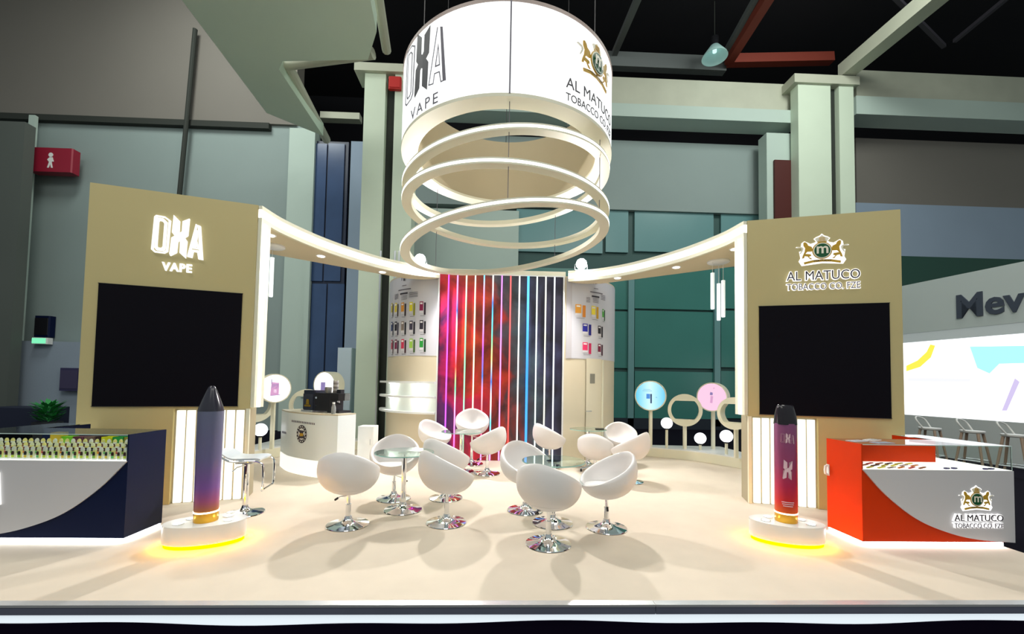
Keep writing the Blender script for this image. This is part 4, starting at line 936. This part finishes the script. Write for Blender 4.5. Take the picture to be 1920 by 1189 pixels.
rows = [(1.135, .0, 'front row of upright devices in the navy counter', 'upright %s vape device in the front row of the navy counter'), (1.205, .028, 'second row of upright devices in the navy counter', 'upright %s vape device in the middle row of the navy counter'), (1.275, .056, 'back row of upright devices in the navy counter', 'upright %s vape device in the raised rear row of the navy counter')]
for r_, (yy, zz_, grp, lb) in enumerate(rows):
    if zz_: MB().box((-4.98, yy-.026, ZD), (-3.57, yy+.03, ZD+zz_)).build('riser_step', mat('clear_step', (.9, .9, .85), .4), None, 'low white display step under the %s devices' % ('middle row of' if r_ == 1 else 'rear row of'), 'display step')
    for i in range(24):
        x = -3.60-.0565*i-(.028 if r_ % 2 else 0); k = (i*5+r_*2+(i*i) % 3) % 6
        if k not in used: o = protos[k]; used.add(k); o.location = (x, yy, ZD+zz_); o['label'] = lb % KN[k]; o['group'] = grp
        else: o = dup(protos[k], (x, yy, ZD+zz_), 0, lb % KN[k], grp)
        o.rotation_euler[2] = random.uniform(-.15, .15)
CB = [((235, 90, 50), 'orange-red'), ((150, 145, 50), 'olive'), ((30, 160, 70), 'green'), ((230, 225, 30), 'yellow'), ((60, 25, 35), 'dark maroon'), ((130, 100, 90), 'brown'), ((110, 55, 75), 'plum'), ((130, 210, 40), 'lime green'), ((235, 200, 60), 'golden')]
x = -3.58
for c, nm in CB:
    w_ = .105 if nm != 'dark maroon' else .05
    o = thing('product_box', '%s product box behind the upright devices in the navy counter' % nm, 'box', (x-w_/2, 1.37, ZD), 0, 'coloured product boxes in the navy counter')
    MB().cbox((-w_/2+.002, -.04, 0), (w_/2-.002, .04, .185 if nm != 'golden' else .215), .003).build('carton', pcol(c), o); MB().box((-w_/2+.012, -.0415, .03), (w_/2-.012, -.04, .075)).build('print', 'ivory', o); x -= w_+.004
# flat sticks and leaflets in and on the red counter
STC = [(180, 170, 60), (150, 80, 40), (210, 120, 50), (230, 215, 90), (60, 45, 45), (200, 60, 60), (170, 150, 150)]
for i in range(18):
    x = 3.70+.036*i; yy = 1.165+.108*(i % 3)+random.uniform(-.01, .01)
    o = thing('flat_device', 'slim flat %s device lying on the lit deck of the red counter' % ('mustard', 'brown', 'orange', 'yellow', 'black', 'red', 'grey')[i % 7], 'vape device', (x, yy, ZD), math.radians(28+random.uniform(-3, 3)), 'flat devices on the red counter deck')
    MB().cbox((-.082, -.010, 0), (.055, .010, .009), .003).build('body', pcol(STC[i % 7]), o); MB().cbox((.055, -.008, .0005), (.078, .008, .008), .003).build('mouthpiece', 'black', o)
for i, (x, yy, lb) in enumerate(((4.46, 1.13, 'a'), (4.55, 1.14, 'b'), (4.86, 1.12, 'c'), (4.93, 1.13, 'd'))):
    o = thing('dark_device', 'dark rounded device at the front edge of the red counter deck', 'vape device', (x, yy, ZD), .1, 'dark devices at the front of the red counter deck')
    MB().cbox((-.026, -.012, 0), (.020, .012, .014), .005).build('body', pcol((70, 60, 110)), o); MB().cbox((.020, -.009, .002), (.034, .009, .012), .003).build('mouthpiece', 'black', o)
for i, (x, y, r_, c) in enumerate(((3.70, 1.32, .3, (205, 210, 215)), (3.86, 1.20, .15, (165, 175, 190)), (3.95, 1.415, .5, (225, 225, 220)))):
    o = thing('leaflet', ('pale leaflet lying flat at the end of the red counter top', 'blue-grey leaflet on the red counter top nearest its front edge', 'cream leaflet on the red counter top nearest the tower')[i], 'leaflet', (x, y, ZG+.0005), r_)
    MB().box((-.10, -.05, 0), (.10, .05, .004)).build('paper', pcol(c), o)
    for k in range(3): MB().box((-.08, -.035+k*.026, .004), (.08, -.025+k*.026, .0045)).build('print_line', pcol((120, 120, 130)), o)
po = thing('bag_hook', 'small white oval hook on the end of the red counter', 'hook', (XI-.002, 1.50, .66))
MB().tube([(-.004+0.0, .0, .05), (-.03, 0, .04), (-.035, 0, 0), (-.03, 0, -.04), (-.004, 0, -.05)], .012, 8).build('loop', 'white', po); MB().box((-.006, -.02, -.06), (0, .02, .06)).build('plate', 'white', po)

# ================================================================== GIANT DEVICES ON OVAL PLINTHS
def giant(sg, label, lab2, slim):
    pz = PZ(386, 976, .2) if sg < 0 else PZ(1474, 977, .2)
    ex = Vector((OUT[0]-IN[0], sg*(OUT[1]-IN[1]), 0)).normalized(); rz = math.atan2(ex.y, ex.x)
    t = thing('oval_plinth', lab2, 'plinth', (pz.x, pz.y, 0), rz)
    ov = [(.335*math.cos(2*PI*i/56), .20*math.sin(2*PI*i/56)) for i in range(56)]; ovs = [(x*.955, y*.93) for x, y in ov]
    MB().prism(ov, .036, .185, smooth=True).build('drum', 'white', t); MB().prism(ov, .185, .2, smooth=True).build('top_disc', mat('gloss_white', (.85, .86, .85), .12), t)
    MB().prism(ovs, .0, .036, smooth=True).build('amber_glow_strip', 'led_yellow', t)
    for (x, y) in ((-.2, -.05), (.2, -.05), (-.14, .09), (.16, .09)):
        MB().lathe([(.035, .2), (.045, .2), (.045, .206), (.035, .206), (.035, .2)], 20, cap=False).build('spot_ring', 'chrome', t, loc=(x, y, 0))
        MB().lathe([(0, .2005), (.034, .2005), (.034, .203), (0, .203)], 18).build('spot_lens', 'down', t, loc=(x, y, 0))
    d = thing('giant_vape', label, 'vape model', (pz.x, pz.y, .2))
    R = .100
    MB().lathe([(0, 0), (R*.98, 0), (R, .005), (R, .085), (0, .085)], 40).build('gold_foot', 'goldmetal', d)
    MB().lathe([(0, .085), (R*1.02, .085), (R*1.02, .098), (0, .098)], 40).build('light_band', emis('warm_band', (1, .85, .55), 5), d)
    if sg < 0:
        body = ramp_mat('indigo_glow_finish', 2, .1, 1.1, [(0, (.45, .16, .03)), (.10, (.40, .10, .25)), (.22, (.24, .11, .42)), (.5, (.17, .16, .33)), (1, (.16, .18, .27))], rough=.32, metal=.3)  # gold at the bottom is reflected glow, painted into the product's own gradient
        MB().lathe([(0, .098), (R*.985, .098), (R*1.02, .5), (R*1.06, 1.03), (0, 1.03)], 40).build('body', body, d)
        MB().lathe([(0, 1.03), (R*1.06, 1.03), (R*1.0, 1.06), (R*.70, 1.15), (R*.42, 1.225), (R*.30, 1.255), (R*.18, 1.268), (0, 1.268)], 36).build('mouthpiece', mat('dark_mouthpiece', (.03, .03, .045), .18), d)
    else:
        body = ramp_mat('pink_orange_finish', 2, .1, .98, [(0, (.75, .12, .015)), (.12, (.72, .03, .03)), (.3, (.55, .03, .10)), (.55, (.36, .06, .16)), (1, (.26, .08, .20))], rough=.32, metal=.35)
        MB().lathe([(0, .098), (R, .098), (R, .97), (R*.97, .985), (0, .985)], 40).build('body', body, d)
        # flat duck-bill mouthpiece
        rows_ = []
        n = 32
        for z, sx, sy in ((.975, .96, .96), (1.05, .95, .80), (1.13, .86, .5), (1.16, .80, .40), (1.172, .72, .30)): rows_.append([(R*sx*math.copysign(abs(math.cos(2*PI*i/n))**.75, math.cos(2*PI*i/n)), R*sy*math.copysign(abs(math.sin(2*PI*i/n))**.75, math.sin(2*PI*i/n)), z) for i in range(n)])
        vs = [p for r_ in rows_ for p in r_]; fs = [(k*n+i, k*n+(i+1) % n, (k+1)*n+(i+1) % n, (k+1)*n+i) for k in range(4) for i in range(n)]+[tuple(4*n+i for i in range(n)), tuple(range(n-1, -1, -1))]
        MB().add(vs, fs, True).build('mouthpiece', mat('black_mouthpiece', (.015, .012, .018), .15), d)
        an = math.atan2(CAM.x-pz.x, -(CAM.y-pz.y))+.18       # print turned towards the aisle
        def wrap(vs): return [((R+.002-y*.1)*math.sin(an+x/R), -(R+.002-y*.1)*math.cos(an+x/R), z) for x, y, z in vs]
        prm = mat('pale_pink_print', (.80, .55, .62), .5)
        for v, f in (letter_O(True), letter_X(.01), letter_A(True)):
            MB().add(wrap([((x-.53)*.115, 0*y, z*.105+.79) for x, y, z in v]), f).build('logo_letter', prm, d)
        v, f = letter_X(.01); MB().add(wrap([((x-.565)*.23, 0*y, z*.20+.43) for x, y, z in v]), f).build('logo_mark', prm, d)
        for k, wd in enumerate((.11, .10, .085)):
            vs = []; nn = 8
            for i in range(nn+1): vs += [(-wd/2+wd*i/nn, 0, .205-k*.019), (-wd/2+wd*i/nn, 0, .213-k*.019)]
            MB().add(wrap(vs), [(2*i, 2*i+2, 2*i+3, 2*i+1) for i in range(nn)]).build('print_line', prm, d)
giant(-1, 'giant indigo vape model with a pointed tip', 'white oval plinth with amber underglow carrying the indigo vape model', True)
giant(1, 'giant pink to orange vape model with a black flat tip', 'white oval plinth with amber underglow carrying the pink vape model', False)

# ================================================================== NEIGHBOUR STAND AND HALL FITTINGS
P0 = PY(1688, 537, 8.2); ztop = P0.z; P1 = PZ(1935, 487, ztop); z_low = PY(1700, 627, 8.2).z
dv = Vector((P1.x-P0.x, P1.y-P0.y, 0)); LN = dv.length; TN = frame((P0.x, P0.y, 0), dv); TNi = TN.inverted()
def nb(px, py): q = TNi @ PP(px, py, P0, TN.to_3x3() @ Vector((0, 1, 0))); return q.x, q.z
ns = thing('neighbour_stand', 'pale neighbouring stand with dark lettering over a bright lightbox wall', 'stand'); ns.matrix_world = TN
MB().box((-.8, 0, z_low), (LN+1.2, .3, ztop)).build('fascia', mat('pale_fascia', (.60, .67, .66), .6), ns)
zlb1 = nb(1705, 642)[1]; zlb0 = nb(1705, 778)[1]
MB().box((-.8, .06, zlb0-.0), (LN+1.2, .12, z_low)).build('lightbox', emis('lightbox_white', (.95, .97, 1), 1.25), ns)
MB().box((-.8, .02, zlb1), (LN+1.2, .07, z_low)).build('header_band', mat('grey_band', (.45, .5, .5), .6, emit=.25), ns)
MB().box((-.8, 0, HF), (LN+1.2, .3, zlb0)).build('base_wall', mat('grey_base', (.62, .66, .66), .6), ns)
def nbpoly(pts, m, name): MB().sprism([nb(*p) for p in pts], .02, T=Matrix.Translation((0, .06, 0))).build(name, m, ns)
nbpoly([(1816, 650), (1945, 648), (1945, 680), (1870, 682), (1852, 700), (1830, 690)], emis('cyan_print', (.35, .92, .98), 1.1), 'cyan_print')
nbpoly([(1697, 686), (1718, 676), (1735, 660), (1742, 646), (1750, 648), (1742, 670), (1722, 688), (1697, 696)], emis('yellow_print', (.85, .72, .08), 1.0), 'yellow_print')
nbpoly([(1876, 770), (1884, 770), (1908, 716), (1900, 710)], emis('lilac_print', (.55, .48, .72), 1.0), 'lilac_print')
nbpoly([(1700, 709), (1815, 710), (1815, 716), (1700, 715)], emis('grey_print', (.75, .76, .80), 1.0), 'text_print')
x0, z0 = nb(1795, 590); x1, z1 = nb(1918, 560); zh = nb(1850, 545)[1]; zl = nb(1850, 592)[1]
v, f = text_mesh('Mev', .5, .015, offset=.012); MB().add([(x, y-.016, z) for x, y, z in fit(v, x0, x1+.05, zl, zh)], f).build('lettering', mat('slate_letters', (.06, .075, .11), .5), ns)
wood = mat('stool_wood', (.42, .30, .22), .5, noise=.1, scale=8)
def wood_stool(px, py, label):
    p = PZ(px, py, HF); t = thing('wooden_stool', label, 'stool', p, .4, 'wooden bar stools of the neighbouring stand')
    h = .80
    for sx in (-1, 1):
        for sy in (-1, 1): MB().tube([(sx*.22, sy*.22, 0), (sx*.12, sy*.12, h)], [.020, .026], 8).build('leg', wood, t)
    for sx, sy in ((-1, 0), (1, 0)): MB().tube([(sx*.19, -.19, .24), (sx*.19, .19, .24)], .010, 8).build('foot_rail', 'steel', t)
    for sy in (-1, 1): MB().tube([(-.19, sy*.19, .24), (.19, sy*.19, .24)], .010, 8).build('foot_rail', 'steel', t)
    MB().lathe([(0, h), (.17, h), (.19, h+.02), (.19, h+.05), (0, h+.06)], 24).build('seat', mat('stool_white', (.7, .7, .68), .5), t)
    MB().tube(spline([(-.18, .05, h+.04), (-.19, .16, h+.22), (0, .22, h+.28), (.19, .16, h+.22), (.18, .05, h+.04)], 6), .016, 8).build('backrest', bpy.data.materials['stool_white'], t)
wood_stool(1745, 874, 'wooden-legged stool seen through the red counter glass, nearest the tower'); wood_stool(1825, 884, 'wooden-legged stool seen through the middle of the red counter glass'); wood_stool(1905, 897, 'wooden-legged stool by the open end of the red counter')
# exit sign, small fittings of the hall
def fitting(x0, y0, x1, y1, Y, d, name, label, cat, m, bezel=None):
    a = PY(x0, (y0+y1)/2, Y).x; b = PY(x1, (y0+y1)/2, Y).x; zt2 = PY((x0+x1)/2, y0, Y).z; zl2 = PY((x0+x1)/2, y1, Y).z
    t = thing(name, label, cat, ((a+b)/2, Y, zl2)); w_ = (b-a)/2; h = zt2-zl2
    MB().cbox((-w_, 0, 0), (w_, d, h), min(.03, w_*.2)).build('case', m, t)
    if bezel: MB().cbox((-w_*.86, -.015, h*.10), (w_*.86, 0, h*.90), .005).build('face', bezel, t)
    return t, w_, h
rs = mat('crimson_sign', (.30, .012, .035), .5)
t, w_, h = fitting(55, 277, 135, 322, 10.42, .281, 'exit_sign', 'crimson box sign with a small white figure on the hall wall', 'sign', rs)
MB().box((.05, .281, h*.35), (.20, .585, h*.65)).build('wall_bracket', 'dark_gap', t)
MB().sprism(circle(0, h*.70, .07, 12), .01).build('figure_head', 'white', t); MB().sprism([(-.10, h*.50), (-.03, h*.60), (.06, h*.60), (.10, h*.42), (.05, h*.42), (.04, h*.38), (.08, h*.16), (.03, h*.16), (0, h*.32), (-.04, h*.16), (-.09, h*.16), (-.04, h*.40)], .01).build('figure_body', 'white', t)
fitting(728, 143, 752, 166, 8.195, .105, 'fire_sign', 'small bright red square sign high on the pale column', 'sign', mat('bright_red', (.5, .015, .012), .5), bpy.data.materials['bright_red'])
fitting(63, 592, 92, 632, 10.78, .22, 'wall_speaker', 'dark boxy wall speaker above a green exit light', 'speaker', 'navy', 'black')
fitting(58, 633, 88, 645, 10.30, .2, 'exit_light', 'small glowing green exit light under the wall speaker', 'light', 'white', emis('green_exit', (.2, .8, .45), .9))
fitting(110, 690, 148, 733, 10.30, .2, 'wall_cabinet', 'dark violet wall cabinet low on the hall wall', 'cabinet', mat('violet_dark', (.03, .025, .09), .5), mat('violet_face', (.05, .04, .10), .5))
fitting(-40, 765, 72, 812, 8.2, .8, 'dark_bench', 'long dark navy bench beyond the navy counter', 'bench', mat('bench_navy', (.01, .014, .04), .6))
gp = thing('potted_plant', 'blurred bright green potted plant beyond the navy counter', 'plant', (PY(90, 780, 8).x, 8, HF))
MB().lathe([(0, 0), (.22, 0), (.28, .5), (0, .5)], 20).build('pot', mat('pot_dark', (.03, .03, .04), .5), gp)
mb = MB(); hz = PY(90, 752, 8).z-HF
for k in range(150):
    a = random.uniform(0, 2*PI); rr = random.uniform(.02, .28); zz_ = random.uniform(.5, hz-.1); d = Vector((math.cos(a), math.sin(a), random.uniform(.2, 1))).normalized(); s_ = Vector((-math.sin(a), math.cos(a), 0))*.045; b = Vector((rr*math.cos(a)*.6, rr*math.sin(a)*.6, zz_))
    mb.add([tuple(b), tuple(b+d*.12+s_), tuple(b+d*.26), tuple(b+d*.12-s_)], [(0, 1, 2, 3)])
mb.build('foliage', mat('leaf_green', (.03, .30, .07), .6), gp, kind='stuff')
# high-bay lamps of the hall
def highbay(px, py, Y, label):
    p = PY(px, py, Y); t = thing('high_bay_lamp', label, 'lamp', p, 0, 'high bay lamps of the hall')
    MB().lathe([(.10, .45), (.16, .42), (.42, .05), (.44, 0), (.42, 0), (.15, .38), (.10, .45)], 28, cap=False).build('reflector', mat('bay_glass', (.35, .52, .50), .25, emit=.12, emcol=(.5, .9, .85)), t)
    MB().lathe([(0, .42), (.12, .42), (.14, .75), (0, .78)], 20).build('gear_housing', 'dark_steel', t); MB().tube([(0, 0, .77), (0, 0, 3)], .015, 6).build('rod', 'dark_gap', t)
    MB().lathe([(0, .18), (.07, .2), (.07, .36), (0, .4)], 16).build('bulb', emis('dim_bulb', (.6, 1, .95), 1.0), t)
highbay(1340, 108, 11.5, 'greenish glass high bay lamp hanging from the dark ceiling')
